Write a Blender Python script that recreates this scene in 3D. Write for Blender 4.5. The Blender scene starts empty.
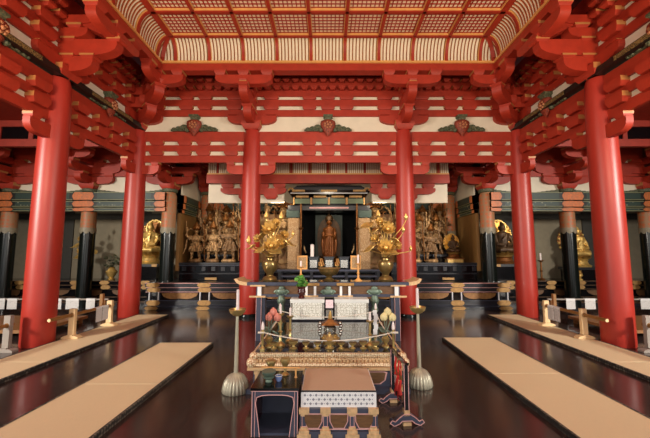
import bpy, bmesh, math, random
from mathutils import Vector, Matrix
random.seed(7)
SC = bpy.context.scene
COL = SC.collection
PI = math.pi

# ------------------------------------------------------------------ camera numbers (metres, +Y into the hall)
FPX, TILT, EYE = 340.0, math.atan(0.1), 1.6
def ray(px, py):
    a = (px-328)/FPX; u = (219-py)/FPX
    fy = math.cos(TILT)-u*math.sin(TILT); z = u*math.cos(TILT)+math.sin(TILT)
    return a/fy, z/fy
def at(px, py, Y):
    r = ray(px, py); return (r[0]*Y, Y, EYE+r[1]*Y)
def X_(px, Y, z=1.6): return (px-328)/FPX*(Y*math.cos(TILT)+(z-EYE)*math.sin(TILT))
def Z_(py, Y): return at(328, py, Y)[2]

# ------------------------------------------------------------------ materials
def lin(c):
    out = []
    for v in c:
        v /= 255.0
        out.append(v/12.92 if v <= 0.04045 else ((v+0.055)/1.055)**2.4)
    return (*out, 1.0)
def mat(name, rgb, rough=0.5, metal=0.0, var=0.12, scale=6.0, bump=0.0, coat=0.0, spec=0.5, rgb2=None, stretch=(1,1,1)):
    m = bpy.data.materials.new(name); m.use_nodes = True
    nt = m.node_tree; b = nt.nodes['Principled BSDF']
    b.inputs['Roughness'].default_value = rough; b.inputs['Metallic'].default_value = metal
    b.inputs['Coat Weight'].default_value = coat; b.inputs['Specular IOR Level'].default_value = spec
    tc = nt.nodes.new('ShaderNodeTexCoord'); mp = nt.nodes.new('ShaderNodeMapping')
    mp.inputs['Scale'].default_value = stretch
    nt.links.new(tc.outputs['Object'], mp.inputs['Vector'])
    n = nt.nodes.new('ShaderNodeTexNoise'); n.inputs['Scale'].default_value = scale; n.inputs['Detail'].default_value = 4
    nt.links.new(mp.outputs['Vector'], n.inputs['Vector'])
    r = nt.nodes.new('ShaderNodeValToRGB'); nt.links.new(n.outputs['Fac'], r.inputs['Fac'])
    c = lin(rgb); d = lin(rgb2) if rgb2 else tuple(v*(1-var) for v in c[:3])+(1,)
    r.color_ramp.elements[0].color = d; r.color_ramp.elements[0].position = 0.3
    r.color_ramp.elements[1].color = c; r.color_ramp.elements[1].position = 0.65
    nt.links.new(r.outputs['Color'], b.inputs['Base Color'])
    if bump:
        bp = nt.nodes.new('ShaderNodeBump'); bp.inputs['Strength'].default_value = bump; bp.inputs['Distance'].default_value = 0.02
        nt.links.new(n.outputs['Fac'], bp.inputs['Height']); nt.links.new(bp.outputs['Normal'], b.inputs['Normal'])
    return m
def pattern(name, c1, c2, kind='checker', scale=(20,20,20), rough=0.5, metal=0.0, bump=0.0, thr=0.5):
    m = mat(name, c1, rough, metal, 0.0)
    nt = m.node_tree; b = nt.nodes['Principled BSDF']; mp = nt.nodes['Mapping']; mp.inputs['Scale'].default_value = scale
    if kind == 'checker':
        t = nt.nodes.new('ShaderNodeTexChecker'); t.inputs['Scale'].default_value = 1.0; fac = t.outputs['Fac']
    elif kind == 'voronoi':
        t = nt.nodes.new('ShaderNodeTexVoronoi'); t.inputs['Scale'].default_value = 1.0; t.inputs['Randomness'].default_value = 0.35; fac = t.outputs['Distance']
    elif kind == 'scroll':
        t = nt.nodes.new('ShaderNodeTexVoronoi'); t.feature = 'DISTANCE_TO_EDGE'; t.inputs['Scale'].default_value = 1.0; fac = t.outputs['Distance']
    else:
        t = nt.nodes.new('ShaderNodeTexWave'); t.inputs['Scale'].default_value = 1.0; t.inputs['Distortion'].default_value = 1.0; fac = t.outputs['Fac']
    nt.links.new(mp.outputs['Vector'], t.inputs['Vector'])
    r = nt.nodes.new('ShaderNodeValToRGB'); nt.links.new(fac, r.inputs['Fac'])
    r.color_ramp.elements[0].color = lin(c1); r.color_ramp.elements[0].position = max(thr-0.12, 0)
    r.color_ramp.elements[1].color = lin(c2); r.color_ramp.elements[1].position = min(thr+0.12, 1)
    nt.links.new(r.outputs['Color'], b.inputs['Base Color'])
    if bump:
        bp = nt.nodes.new('ShaderNodeBump'); bp.inputs['Strength'].default_value = bump; bp.inputs['Distance'].default_value = 0.01
        nt.links.new(fac, bp.inputs['Height']); nt.links.new(bp.outputs['Normal'], b.inputs['Normal'])
    return m

RED = mat('vermilion_wood', (172,50,29), 0.55, var=0.18, scale=3, stretch=(2,2,2))
PIL = mat('vermilion_pillar', (170,49,37), 0.4, var=0.15, scale=4, stretch=(1,1,.3), spec=0.5)
PLA = mat('white_plaster', (232,220,198), 0.8, var=0.1, scale=3)
CREAM = mat('cream_slat', (245,232,205), 0.6, var=0.05)
TAN = mat('tan_board', (200,140,90), 0.7, var=0.1)
GOLDP = mat('gold_edge_paint', (232,170,98), 0.45, var=0.12)
YEL = mat('yellow_edge_paint', (184,122,70), 0.5, var=0.1)
GOLD = mat('gold_leaf', (230,190,110), 0.34, 0.5, var=0.35, scale=14, bump=0.3)
GOLDD = mat('dark_gold', (140,88,40), 0.45, 0.6, var=0.5, scale=16, bump=0.5)
CHAMP = mat('pale_brass', (188,182,160), 0.42, 0.4, var=.15, scale=10)
BRASS = mat('brass', (200,176,116), 0.33, 0.7, var=0.2, scale=10)
BRONZE = mat('bronze', (150,124,76), 0.3, 0.7, var=0.3, scale=8)
FANM = mat('gilt_fan_wood', (150,106,60), 0.5, 0.25, var=0.35, scale=16, bump=0.3)
PLATE = mat('gilt_fitting', (178,136,80), 0.5, 0.3, var=0.35, scale=20, bump=0.2)
PEACH = mat('peach_gilt', (222,182,134), 0.5, 0.15, var=0.3, scale=30, bump=0.3)
LAC = mat('black_lacquer', (16,15,18), 0.12, var=0.2, spec=0.5)
MATTB = mat('matt_black_boards', (9,9,10), .9, spec=.1)
LACB = mat('dark_lacquer_board', (32,32,39), 0.3, var=0.25)
LACN = mat('dark_green_black_lacquer', (14,20,18), 0.2, var=0.2)
SLATE = mat('slate_blue_lacquer', (68,71,88), 0.35, var=0.2)
PINK = mat('pink_edge_paint', (225,170,165), 0.5, var=0.1)
BROWNP = mat('brown_panel', (112,78,48), 0.5, var=0.35, scale=12, stretch=(1,1,6))
BROWNW = mat('brown_wood', (150,102,56), 0.5, var=0.35, scale=5, stretch=(.6,6,6))
PALEW = mat('pale_wood', (232,198,148), 0.5, var=0.15, scale=8, stretch=(4,4,.6))
GREYW = mat('grey_wood', (150,138,128), 0.6, var=0.15, scale=8, stretch=(4,4,.6))
POLEW = mat('varnished_pole_wood', (150,105,55), 0.4, var=0.3, scale=6)
PAPER = pattern('written_paper', (90,88,94), (208,205,202), 'voronoi', (46,46,32), 0.8, thr=0.3)
WHITE = mat('white_paint', (232,230,230), 0.5, var=0.05)
WAX = mat('white_wax', (240,225,220), 0.5, var=0.03)
CARVF = mat('rosy_carving', (190,124,84), .6, var=.4, scale=30)
GREENP = mat('green_carving', (56,72,54), 0.6, var=0.55, scale=30, bump=0.6, rgb2=(112,104,76))
REDCARV = mat('red_carved_boss', (156,62,40), 0.6, var=0.6, scale=28, bump=0.6, rgb2=(90,40,24))
DKBEAM = pattern('dark_painted_beam', (24,22,16), (150,125,75), 'scroll', (40,40,40), 0.5, thr=0.1)
DKBEAM.node_tree.nodes['Color Ramp.001'].color_ramp.elements[0].color = lin((150,125,75))
DKBEAM.node_tree.nodes['Color Ramp.001'].color_ramp.elements[1].color = lin((24,22,16))
DKB = mat('dark_beam_paint', (18,16,13), 0.5, var=0.3)
GRN = pattern('green_pattern_board', (190,190,160), (40,60,52), 'voronoi', (11,11,11), 0.5, thr=0.2)
GRNL = mat('pale_green_line', (128,132,98), 0.5)
ORG = mat('orange_brocade_paint', (208,112,52), 0.5, var=0.4, scale=22, rgb2=(160,96,60))
BROC = pattern('brocade_column_paint', (186,100,56), (160,118,84), 'voronoi', (9,9,9), 0.5, thr=0.4)
TASS = mat('silver_lambrequin', (150,140,118), 0.5, var=0.3, scale=20)
GREYWALL = mat('grey_wall_board', (96,88,76), 0.7, var=0.15)
DKPANEL = mat('dark_grey_panel', (52,50,44), 0.6, var=0.2)
BRWALL = mat('brown_side_board', (132,94,48), 0.6, var=0.25, scale=4, stretch=(4,4,.5))
GOLDWALL = pattern('gold_leaf_wall', (176,136,84), (150,104,60), 'voronoi', (4,4,4), 0.5, 0.2, thr=0.4)
TANBROC = pattern('tan_brocade', (190,160,120), (150,112,70), 'voronoi', (26,26,26), 0.6, thr=0.4)
SILVER = pattern('silver_brocade', (240,240,232), (176,172,156), 'voronoi', (38,38,38), 0.45, 0.15, thr=0.45)
SILV = mat('silver_cloth', (225,226,222), 0.45, 0.1, var=0.1)
SILVM = mat('silver_metal', (200,196,186), 0.25, 0.9, var=0.2)
POLISH = mat('mirror_black_lacquer', (20,20,22), 0.05, var=.1)
POLISH.node_tree.nodes['Principled BSDF'].inputs['IOR'].default_value=2.6
LATB = pattern('gold_carved_frieze', (246,226,188), (178,122,78), 'voronoi', (46,46,60), 0.45, 0.3, bump=0.6, thr=0.5)
MATTOP = mat('brown_rush_cover', (200,170,142), 0.75, var=0.1, scale=40, stretch=(1,12,1))
WHBROC = pattern('white_lozenge_cloth', (128,128,134), (228,232,238), 'voronoi', (25,25,25), 0.7, thr=0.2)
WHBROC.node_tree.nodes['Mapping'].inputs['Rotation'].default_value=(0,PI/4,0)
for n in WHBROC.node_tree.nodes:
    if n.type=='TEX_VORONOI': n.inputs['Randomness'].default_value=0
SLATSIDE = mat('orange_slat_edge', (196,104,58), 0.6, var=.1)
GREENL = mat('green_leaf', (96,158,64), 0.5, var=0.5, scale=12)
LOTR = mat('pink_lotus_paint', (224,140,122), 0.5, var=0.2)
LOTY = mat('cream_lotus_paint', (232,216,160), 0.5, var=0.2)
REDC = mat('red_cord', (205,40,30), 0.6, var=0.2)
CORD = mat('white_cord', (225,215,200), 0.7, var=0.1)
STAT = mat('recess_shaded_gilt_wood', (200,158,108), 0.5, 0.35, var=0.75, scale=9, bump=0.7)  # colour darkens with the bump noise, painting shade into the carved recesses
STATB = mat('dark_painted_wood', (156,118,78), 0.55, 0.15, var=0.75, scale=8, bump=0.7)  # recess shade put into the colour by the same noise as the bump
KANN = mat('gilded_brown_robe', (160,96,46), 0.45, 0.35, var=0.45, scale=5, bump=0.4, stretch=(4,4,.7))
KANND = mat('dark_gilded_wood', (88,62,36), 0.5, 0.3, var=0.5, scale=8)
TEAL = mat('verdigris_bronze', (120,140,124), 0.45, 0.4, var=0.3, scale=10)
MAROON = mat('maroon_lacquer', (70,20,20), 0.25, var=0.2)
PINKP = pattern('pink_printed_card', (196,84,116), (236,214,220), 'voronoi', (60,60,40), 0.6, thr=0.35)

def floor_mat():
    m = mat('dark_polished_boards', (52,34,32), 0.22, spec=0.5)
    nt = m.node_tree; b = nt.nodes['Principled BSDF']; mp = nt.nodes['Mapping']
    mp.inputs['Rotation'].default_value = (0,0,PI/2)
    br = nt.nodes.new('ShaderNodeTexBrick'); br.inputs['Scale'].default_value = 1.0
    br.inputs['Brick Width'].default_value = 40; br.inputs['Row Height'].default_value = 0.34; br.inputs['Mortar Size'].default_value = 0.004
    br.inputs['Color1'].default_value = lin((66,53,50)); br.inputs['Color2'].default_value = lin((56,45,43)); br.inputs['Mortar'].default_value = lin((40,30,29))
    nt.links.new(mp.outputs['Vector'], br.inputs['Vector']); nt.links.new(br.outputs['Color'], b.inputs['Base Color'])
    n = nt.nodes.new('ShaderNodeTexNoise'); n.inputs['Scale'].default_value = 3
    mp2 = nt.nodes.new('ShaderNodeMapping'); mp2.inputs['Scale'].default_value = (6,.5,1)
    tc = nt.nodes['Texture Coordinate']; nt.links.new(tc.outputs['Object'], mp2.inputs['Vector']); nt.links.new(mp2.outputs['Vector'], n.inputs['Vector'])
    r = nt.nodes.new('ShaderNodeMapRange'); r.inputs['To Min'].default_value = 0.09; r.inputs['To Max'].default_value = 0.22
    nt.links.new(n.outputs['Fac'], r.inputs['Value']); nt.links.new(r.outputs['Result'], b.inputs['Roughness'])
    return m
FLOOR = floor_mat()
TATAMI = mat('woven_rush', (226,204,164), 0.6, var=0.08, scale=30, stretch=(14,1,1), bump=0.1)
TEDGE = pattern('tatami_border_cloth', (38,36,34), (120,112,98), 'voronoi', (26,26,26), 0.7, thr=0.35)
TEDGE.node_tree.nodes['Color Ramp.001'].color_ramp.elements[0].color = lin((120,112,98))
TEDGE.node_tree.nodes['Color Ramp.001'].color_ramp.elements[1].color = lin((34,32,30))

REDY=[RED,YEL]
# ------------------------------------------------------------------ mesh builder
class G:
    def __init__(s): s.v=[]; s.f=[]; s.mi=[]; s.m=0
    def add(s, vs, fs):
        o=len(s.v); s.v += [tuple(p) for p in vs]
        for f in fs: s.f.append([o+i for i in f]); s.mi.append(s.m)
        return s
    def bx(s, x0,x1,y0,y1,z0,z1):
        return s.add([(x0,y0,z0),(x1,y0,z0),(x1,y1,z0),(x0,y1,z0),(x0,y0,z1),(x1,y0,z1),(x1,y1,z1),(x0,y1,z1)],
              [(3,2,1,0),(4,5,6,7),(0,1,5,4),(1,2,6,5),(2,3,7,6),(3,0,4,7)])
    def bar(s, p, q, w, h=None, up=(0,0,1)):
        h = h or w; p=Vector(p); q=Vector(q); d=(q-p).normalized(); u=Vector(up)
        if abs(d.dot(u))>.98: u=Vector((0,1,0))
        r=d.cross(u).normalized(); u=r.cross(d)
        vs=[]
        for c in (p,q):
            for a,b in ((-1,-1),(1,-1),(1,1),(-1,1)): vs.append(c+r*(a*w/2)+u*(b*h/2))
        return s.add(vs,[(3,2,1,0),(4,5,6,7),(0,1,5,4),(1,2,6,5),(2,3,7,6),(3,0,4,7)])
    def prism(s, poly, ax, a, b):
        n=len(poly)
        def P(u,v,w): return {'y':(u,w,v),'x':(w,u,v),'z':(u,v,w)}[ax]
        vs=[P(u,v,a) for u,v in poly]+[P(u,v,b) for u,v in poly]
        return s.add(vs,[list(range(n))[::-1],[n+i for i in range(n)]]+[(i,(i+1)%n,n+(i+1)%n,n+i) for i in range(n)])
    def lathe(s, prof, c=(0,0,0), n=16, M=None, sx=1, sy=1):
        vs=[];fs=[];k=len(prof)
        for r,z in prof:
            for i in range(n):
                a=2*PI*i/n; p=Vector((r*math.cos(a)*sx,r*math.sin(a)*sy,z))
                if M: p=M@p
                vs.append(p+Vector(c))
        for j in range(k-1):
            for i in range(n): fs.append((j*n+i,j*n+(i+1)%n,(j+1)*n+(i+1)%n,(j+1)*n+i))
        fs.append(list(range(n))[::-1]); fs.append([(k-1)*n+i for i in range(n)])
        return s.add(vs,fs)
    def tube(s, pts, r, n=6):
        pts=[Vector(p) for p in pts]; rs=r if isinstance(r,(list,tuple)) else [r]*len(pts)
        vs=[];fs=[];ref=Vector((0.13,0.21,1)).normalized()
        for i,p in enumerate(pts):
            d=(pts[min(i+1,len(pts)-1)]-pts[max(i-1,0)]).normalized()
            u=ref-d*ref.dot(d)
            if u.length<.05: u=Vector((1,0,0))-d*d.x
            u.normalize(); w=d.cross(u)
            for k in range(n):
                a=2*PI*k/n; vs.append(p+(u*math.cos(a)+w*math.sin(a))*rs[i])
        for j in range(len(pts)-1):
            for i in range(n): fs.append((j*n+i,j*n+(i+1)%n,(j+1)*n+(i+1)%n,(j+1)*n+i))
        fs.append(list(range(n))[::-1]); fs.append([(len(pts)-1)*n+i for i in range(n)])
        return s.add(vs,fs)
    def ball(s, c, r, sc=(1,1,1), n=10):
        prof=[(max(r*math.sin(PI*i/8),1e-4)*1.0, -r*math.cos(PI*i/8)*sc[2]) for i in range(9)]
        return s.lathe(prof,c,n,sx=sc[0],sy=sc[1])
    def ring(s, c, R, r, ax='y', n=24, m=6):
        vs=[];fs=[]
        for i in range(n):
            a=2*PI*i/n
            for k in range(m):
                b=2*PI*k/m; q=R+r*math.cos(b); w=r*math.sin(b)
                u,v=q*math.cos(a),q*math.sin(a)
                vs.append(Vector(c)+Vector({'y':(u,w,v),'z':(u,v,w),'x':(w,u,v)}[ax]))
        for i in range(n):
            for k in range(m): fs.append((i*m+k,((i+1)%n)*m+k,((i+1)%n)*m+(k+1)%m,i*m+(k+1)%m))
        return s.add(vs,fs)
    def xf(s, M):
        s.v=[tuple(M@Vector(p)) for p in s.v]; return s
    def mesh(s, name, mats, smooth=True, ang=0.7):
        me=bpy.data.meshes.new(name); me.from_pydata(s.v,[],s.f)
        for m in (mats if isinstance(mats,(list,tuple)) else [mats]): me.materials.append(m)
        me.polygons.foreach_set('material_index', s.mi)
        b=bmesh.new(); b.from_mesh(me); bmesh.ops.recalc_face_normals(b,faces=b.faces); b.to_mesh(me); b.free()
        if smooth:
            me.polygons.foreach_set('use_smooth',[True]*len(me.polygons)); me.set_sharp_from_angle(angle=ang)
        me.update(); return me
    def build(s, name, mats, parent=None, loc=(0,0,0), smooth=True, ang=0.7):
        o=bpy.data.objects.new(name, s.mesh(name,mats,smooth,ang)); COL.objects.link(o); o.location=loc
        if parent: o.parent=parent
        return o
def remesh(g, voxel, name, m, disp=0):
    o=bpy.data.objects.new('tmp', g.mesh('tmp',m,False)); COL.objects.link(o)
    md=o.modifiers.new('r','REMESH'); md.mode='VOXEL'; md.voxel_size=voxel
    sm=o.modifiers.new('s','SMOOTH'); sm.iterations=2; sm.factor=.5
    if disp:
        tx=bpy.data.textures.new('carving','CLOUDS'); tx.noise_scale=.07
        dm=o.modifiers.new('d','DISPLACE'); dm.texture=tx; dm.strength=disp; dm.texture_coords='LOCAL'; dm.mid_level=.5
    dg=bpy.context.evaluated_depsgraph_get(); dg.update()
    me=bpy.data.meshes.new_from_object(o.evaluated_get(dg)); me.name=name
    me.materials.clear(); me.materials.append(m)
    me.polygons.foreach_set('use_smooth',[True]*len(me.polygons))
    bpy.data.objects.remove(o); return me
def tag(o,label,cat,group=None):
    o['label']=label; o['category']=cat
    if group: o['group']=group
    return o
def thing(name,label,cat,loc=(0,0,0),rz=0,group=None):
    o=bpy.data.objects.new(name,None); COL.objects.link(o); o.location=loc; o.rotation_euler=(0,0,rz); o.empty_display_size=.1
    return tag(o,label,cat,group)
def struct(o): o['kind']='structure'; return o
def part(me,name,parent,loc=(0,0,0),rz=0,scale=None):
    o=bpy.data.objects.new(name,me); COL.objects.link(o); o.parent=parent; o.location=loc; o.rotation_euler=(0,0,rz)
    if scale: o.scale=scale
    return o
def dup(root,loc,rz=0,label=None,group=None,scale=None):
    kids={}
    for o in ALL_CHILDREN(root): kids.setdefault(o.parent,[]).append(o)
    def cp(o,par):
        c=o.copy(); COL.objects.link(c)
        if par: c.parent=par
        for k in kids.get(o,[]): cp(k,c)
        return c
    r=cp(root,None); r.location=loc; r.rotation_euler=(0,0,rz)
    if label: r['label']=label
    if group: r['group']=group
    if scale: r.scale=scale if isinstance(scale,(tuple,list)) else (scale,)*3
    return r
def ALL_CHILDREN(root): return list(root.children_recursive)

# ------------------------------------------------------------------ plan
X1,X2,Y1,Y2 = 2.03,5.10,6.15,8.87
PT = 4.86           # pillar top
# the setting: floor and shell
g=G(); g.bx(-12.5,12.5,-3.2,13,-.12,0); struct(g.build('floor',FLOOR))
g=G(); g.bx(-12.6,-12.4,-3.2,13,0,6); struct(g.build('wall_left',GREYWALL))
g=G(); g.bx(12.4,12.6,-3.2,13,0,6); struct(g.build('wall_right',GREYWALL))
g=G(); g.bx(-12.6,12.6,12.9,13.1,0,6); struct(g.build('wall_back',GREYWALL))
g=G(); g.bx(-12.6,12.6,-3.3,-3.1,4.9,7.3)
for x in (-12.3,-6.2,-2.2,2.2,6.2,12.3): g.bx(x-.3,x+.3,-3.3,-3.1,0,4.9)
struct(g.build('wall_front',PLA))
# ------------------------------------------------------------------ coved and coffered ceiling
IN = 1.06; CX = X2-IN; CY = Y2-IN; CR = .315; CZ0, CZ1 = 6.19, 6.70; SP = .813
TX, TY = CX-CR, CY-CR
ce = struct(G().bx(-12.6,12.6,-3.3,13.1,7.2,7.35).build('ceiling',RED))
Y0C = 2.3
def cove(s, off=0):  # point of the cove curve measured inward from the purlin
    t=s*PI/2; return CR*(1-math.cos(t))+off*math.cos(t), CZ0+(CZ1-CZ0)*math.sin(t)-off*math.sin(t)
NS=8
def strip(g, kind, c, w, off0, off1):
    # a curved bar on the cove; kind back / left / right ; c = position along, w = width
    vs=[];fs=[]
    for i in range(NS+1):
        a0,z0=cove(i/NS,off0); a1,z1=cove(i/NS,off1)
        for (a,z) in ((a0,z0),(a1,z1)):
            for d in (-w/2,w/2):
                cc=c+d
                if kind=='back': vs.append((cc,CY-a,z))
                elif kind=='left': vs.append((-CX+a,cc,z))
                else: vs.append((CX-a,cc,z))
    for i in range(NS):
        o=i*4; q=o+4
        fs += [(o,o+1,q+1,q),(o+2,q+2,q+3,o+3),(o,q,q+2,o+2),(o+1,o+3,q+3,q+1)]
    n=NS*4; fs += [(0,2,3,1),(n,n+1,n+3,n+2)]
    g.add(vs,fs)
    k0=len(g.mi)-len(fs)
    for i in range(NS): g.mi[k0+4*i+2]=1; g.mi[k0+4*i+3]=1
xs=[SP*(k+.5) for k in range(-5,5)]
ys=[]; y=TY
while y>Y0C: ys.append(y); y-=SP
# backing boards behind the slats, with mitred corners
g=G()
def sheet(kind):
    vs=[];fs=[]
    for i in range(NS+1):
        a,z=cove(i/NS,-.012)
        if kind=='back': p,q=(-CX+a,CY-a,z),(CX-a,CY-a,z)
        elif kind=='left': p,q=(-CX+a,Y0C,z),(-CX+a,CY-a,z)
        else: p,q=(CX-a,Y0C,z),(CX-a,CY-a,z)
        vs += [p,q]
    for i in range(NS): fs.append((2*i,2*i+1,2*i+3,2*i+2))
    g.add(vs,fs)
for k in ('back','left','right'): sheet(k)
g.build('cove_board',TAN,ce)
g=G(); x=-CX+.12
while x<CX-.1:
    if min(abs(x-a) for a in xs)>.045: strip(g,'back',x,.05,-.01,.03)
    x+=SP/10
y=CY-.16
while y>Y0C:
    if min(abs(y-a) for a in ys)>.045:
        strip(g,'left',y,.034,-.01,.034); strip(g,'right',y,.034,-.01,.034)
    y-=SP/10
g.build('cove_slats',[CREAM,SLATSIDE],ce)
def ribs(name,w,a,b,m):
    g=G()
    for x in xs: strip(g,'back',x,w,a,b)
    for y in ys: strip(g,'left',y,w,a,b); strip(g,'right',y,w,a,b)
    for x in xs+[-TX,TX]: g.bx(x-w/2,x+w/2,Y0C,TY,CZ1-b,CZ1-a)
    for y in ys: g.bx(-TX,TX,y-w/2,y+w/2,CZ1-b,CZ1-a)
    for sx in (-1,1):                      # corner hip ribs
        pts=[(sx*(CX-cove(i/NS,(a+b)/2)[0]),CY-cove(i/NS,(a+b)/2)[0],cove(i/NS,(a+b)/2)[1]) for i in range(NS+1)]
        for p,q in zip(pts,pts[1:]): g.bar(p,q,w*1.4,b-a)
    return g.build(name,[m,m],ce)
ribs('gold_edged_rib',.092,0.0,.05,GOLDP); ribs('red_rib',.066,.045,.075,RED)
g=G(); g.bx(-TX,TX,Y0C,TY,CZ1+.012,CZ1+.05); g.build('coffer_board',CREAM,ce)
g=G(); n=int((TY-Y0C)/(SP/8))
for k in range(n): yy=TY-SP/8*(k+.5); g.bx(-TX,TX,yy-.013,yy+.013,CZ1+.002,CZ1+.014)
x=-TX
while x<TX: g.bx(x-.01,x+.01,Y0C,TY,CZ1-.004,CZ1+.013); x+=SP/9
g.build('coffer_lattice',RED,ce)
g=G(); g.bx(-CX-.02,CX+.02,CY-.07,CY-.03,6.145,6.2)
for s in (-1,1): g.bx(min(s*CX,s*(CX-.06)),max(s*CX,s*(CX-.06)),Y0C,CY-.07,6.145,6.2)
g.build('gold_cove_strip',GOLDP,ce)
for nm,b in (('back',(-CX-.12,CX+.12,CY-.03,CY+.2,5.97,6.15)),('side',(-CX-.2,-CX+.03,Y0C,CY-.03,5.97,6.15)),('side',(CX-.03,CX+.2,Y0C,CY-.03,5.97,6.15))):
    G().bx(*b).build('purlin',RED,ce)
# aisle ceilings and the inner sanctuary ceiling
g=G(); g.bx(-12.4,-X2-.1,-3.1,12.9,5.15,5.25); g.bx(X2+.1,12.4,-3.1,12.9,5.15,5.25); g.bx(-X2-.1,X2+.1,Y2+.12,12.9,5.15,5.25)
g.build('aisle_ceiling',RED,ce)

# ------------------------------------------------------------------ pillars
def red_pillar(x,y,label,ring):
    t=thing('red_pillar',label,'pillar',(x,y,0),0,'round red pillars of the hall')
    r=.25
    G().lathe([(r-.01,0),(r,.02),(r,.8),(r-.002,2),(.243,3.0),(.232,4.0),(.222,4.5),(.205,4.75),(.18,PT)],n=32).build('shaft',PIL,t)
    if ring: G().lathe([(r+.012,0),(r+.014,.02),(r+.014,.075),(r+.004,.085)],n=32).build('base_ring',LACN,t)
red_pillar(-X1,Y2,'round red pillar behind the left end of the black altar table',True)
red_pillar(X1,Y2,'round red pillar behind the right end of the black altar table',True)
red_pillar(-X2,Y2,'round red pillar at the far end of the left tatami strip',False)
red_pillar(X2,Y2,'round red pillar at the far end of the right tatami strip',False)
red_pillar(-X2,Y1,'thick near red pillar beside the wooden barriers on the left',False)
red_pillar(X2,Y1,'thick near red pillar beside the wooden barriers on the right',False)

# ------------------------------------------------------------------ beam stacks between the pillars
def masu(g,x,y,z0,z1,w,d,k=.72):
    h=z0+(z1-z0)*.5
    vs=[(x-w*k/2,y-d*k/2,z0),(x+w*k/2,y-d*k/2,z0),(x+w*k/2,y+d*k/2,z0),(x-w*k/2,y+d*k/2,z0)]
    vs+=[(x+a*w/2,y+b*d/2,h) for a,b in ((-1,-1),(1,-1),(1,1),(-1,1))]+[(x+a*w/2,y+b*d/2,z1) for a,b in ((-1,-1),(1,-1),(1,1),(-1,1))]
    g.add(vs,[(3,2,1,0),(8,9,10,11)]+[(i,(i+1)%4,4+(i+1)%4,4+i) for i in range(4)]+[(4+i,4+(i+1)%4,8+(i+1)%4,8+i) for i in (0,2)])
    m=g.m; g.m=1; g.f+=[[len(g.v)-12+j for j in (4+i,4+(i+1)%4,8+(i+1)%4,8+i)] for i in (1,3)]; g.mi+=[1,1]; g.m=m
    return g
def arm_poly(a,b,z0,z1,ca=True,cb=True):
    # side outline of a bracket arm from a to b with curved undersides at the free ends
    h=z1-z0; c=min(h*1.5,(b-a)*.45); p=[]
    if ca: p += [(a,z1),(a,z0+h*.62)]+[(a+c*(1-math.cos(t*PI/8)),z0+h*.62*(1-math.sin(t*PI/8))) for t in (1,2,3,4)]
    else: p += [(a,z1),(a,z0)]
    if cb: p += [(b-c*(1-math.cos(t*PI/8)),z0+h*.62*(1-math.sin(t*PI/8))) for t in (4,3,2,1)]+[(b,z0+h*.62),(b,z1)]
    else: p += [(b,z0),(b,z1)]
    return p
LB=[(4.565,4.83),(4.295,4.46),(3.99,4.18)]
UB=[(5.255,5.435),(5.55,5.72),(5.815,5.98),(6.06,6.2),(6.28,6.6)]
LG='lower red beam stacks between pillars'; UG='upper red beam stacks under the ceiling'
def offs(L): return [0,.5,-.5,1.5,-1.5] if L>3.5 else ([.25,-.25,.99,-.99] if L>2.9 else [.24,-.24,.86,-.86])
def lower_stack(cx,cy,rz,L,label,top):
    dp=.07 if top else 0
    t=thing('beam_stack',label,'beam stack',(cx,cy,0),rz,LG); h=L/2-.2
    for i,(a,b) in enumerate(LB): G().bx(-h,h,-.05,.03,a,b).build('tie_beam',RED,t)
    for (a,b) in ((4.455,4.57),(4.175,4.3)):
        for o in offs(L): masu(G(),o,-.045-dp/2,a-dp*.4,b+dp*.3,.36,.1+dp,.76).build('spacer_block',REDY,t)
    for s in (-1,1):
        e=h+.02
        pl=arm_poly(e-.46,e,3.66,3.9,True,False)
        if s<0: pl=[(-u,v) for u,v in pl]
        G().prism(pl,'y',-.1,.03).build('corbel',RED,t)
        masu(G(),s*(e-.36),-.045,3.89,3.99,.2,.18).build('corbel_block',REDY,t)
    pl=G().bx(-h,h,.0,.05,4.0,4.84)
    for s in (-1,1): pl.bx(min(s*h,s*(h-.4)),max(s*h,s*(h-.4)),.0,.05,3.75,4.0)
    pl.build('plaster_infill',PLA,t)
    if top:
        d=thing('painted_plate_beam',top,'beam',(cx,cy,0),rz,'dark painted plate beams on the side walls')
        hb=L/2-.02
        G().bx(-hb,hb,-.2,.1,4.86,4.97).build('plate',DKB,d)
        G().bx(-hb*.55,hb*.55,-.207,-.2,4.875,4.955).build('scroll_pattern',DKBEAM,d)
def upper_stack(cx,cy,rz,L,label):
    dp=.07 if rz else 0
    t=thing('beam_stack',label,'beam stack',(cx,cy,0),rz,UG); h=L/2
    for i,(a,b) in enumerate(UB): G().bx(-h,h,-.05,.03,a,b).build('tie_beam',RED,t)
    for (a,b) in ((5.435,5.55),(5.72,5.815)):
        for o in [q for q in offs(L) if abs(q)<.7]: masu(G(),o,-.045-dp/2,a-dp*.4,b+dp*.3,.37,.1+dp,.76).build('spacer_block',REDY,t)
        for s in (-1,1): masu(G(),s*(h-.5),-.045-dp/2,a-dp*.4,b+dp*.3,.4,.1+dp,.76).build('spacer_block',REDY,t)
    for (a,b) in ((5.98,6.06),(6.2,6.28)):
        n=int(L/.25); g=G()
        for k in range(n): masu(g,(k-(n-1)/2)*.25,-.075,a-.01,b+.01,.18,.22,.55)
        g.build('small_block_row',REDY,t)
    G().bx(-h,h,.0,.05,4.84,5.85).build('plaster_infill',PLA,t); G().bx(-h,h,.0,.05,5.85,6.6).build('red_board',RED,t)
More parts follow.
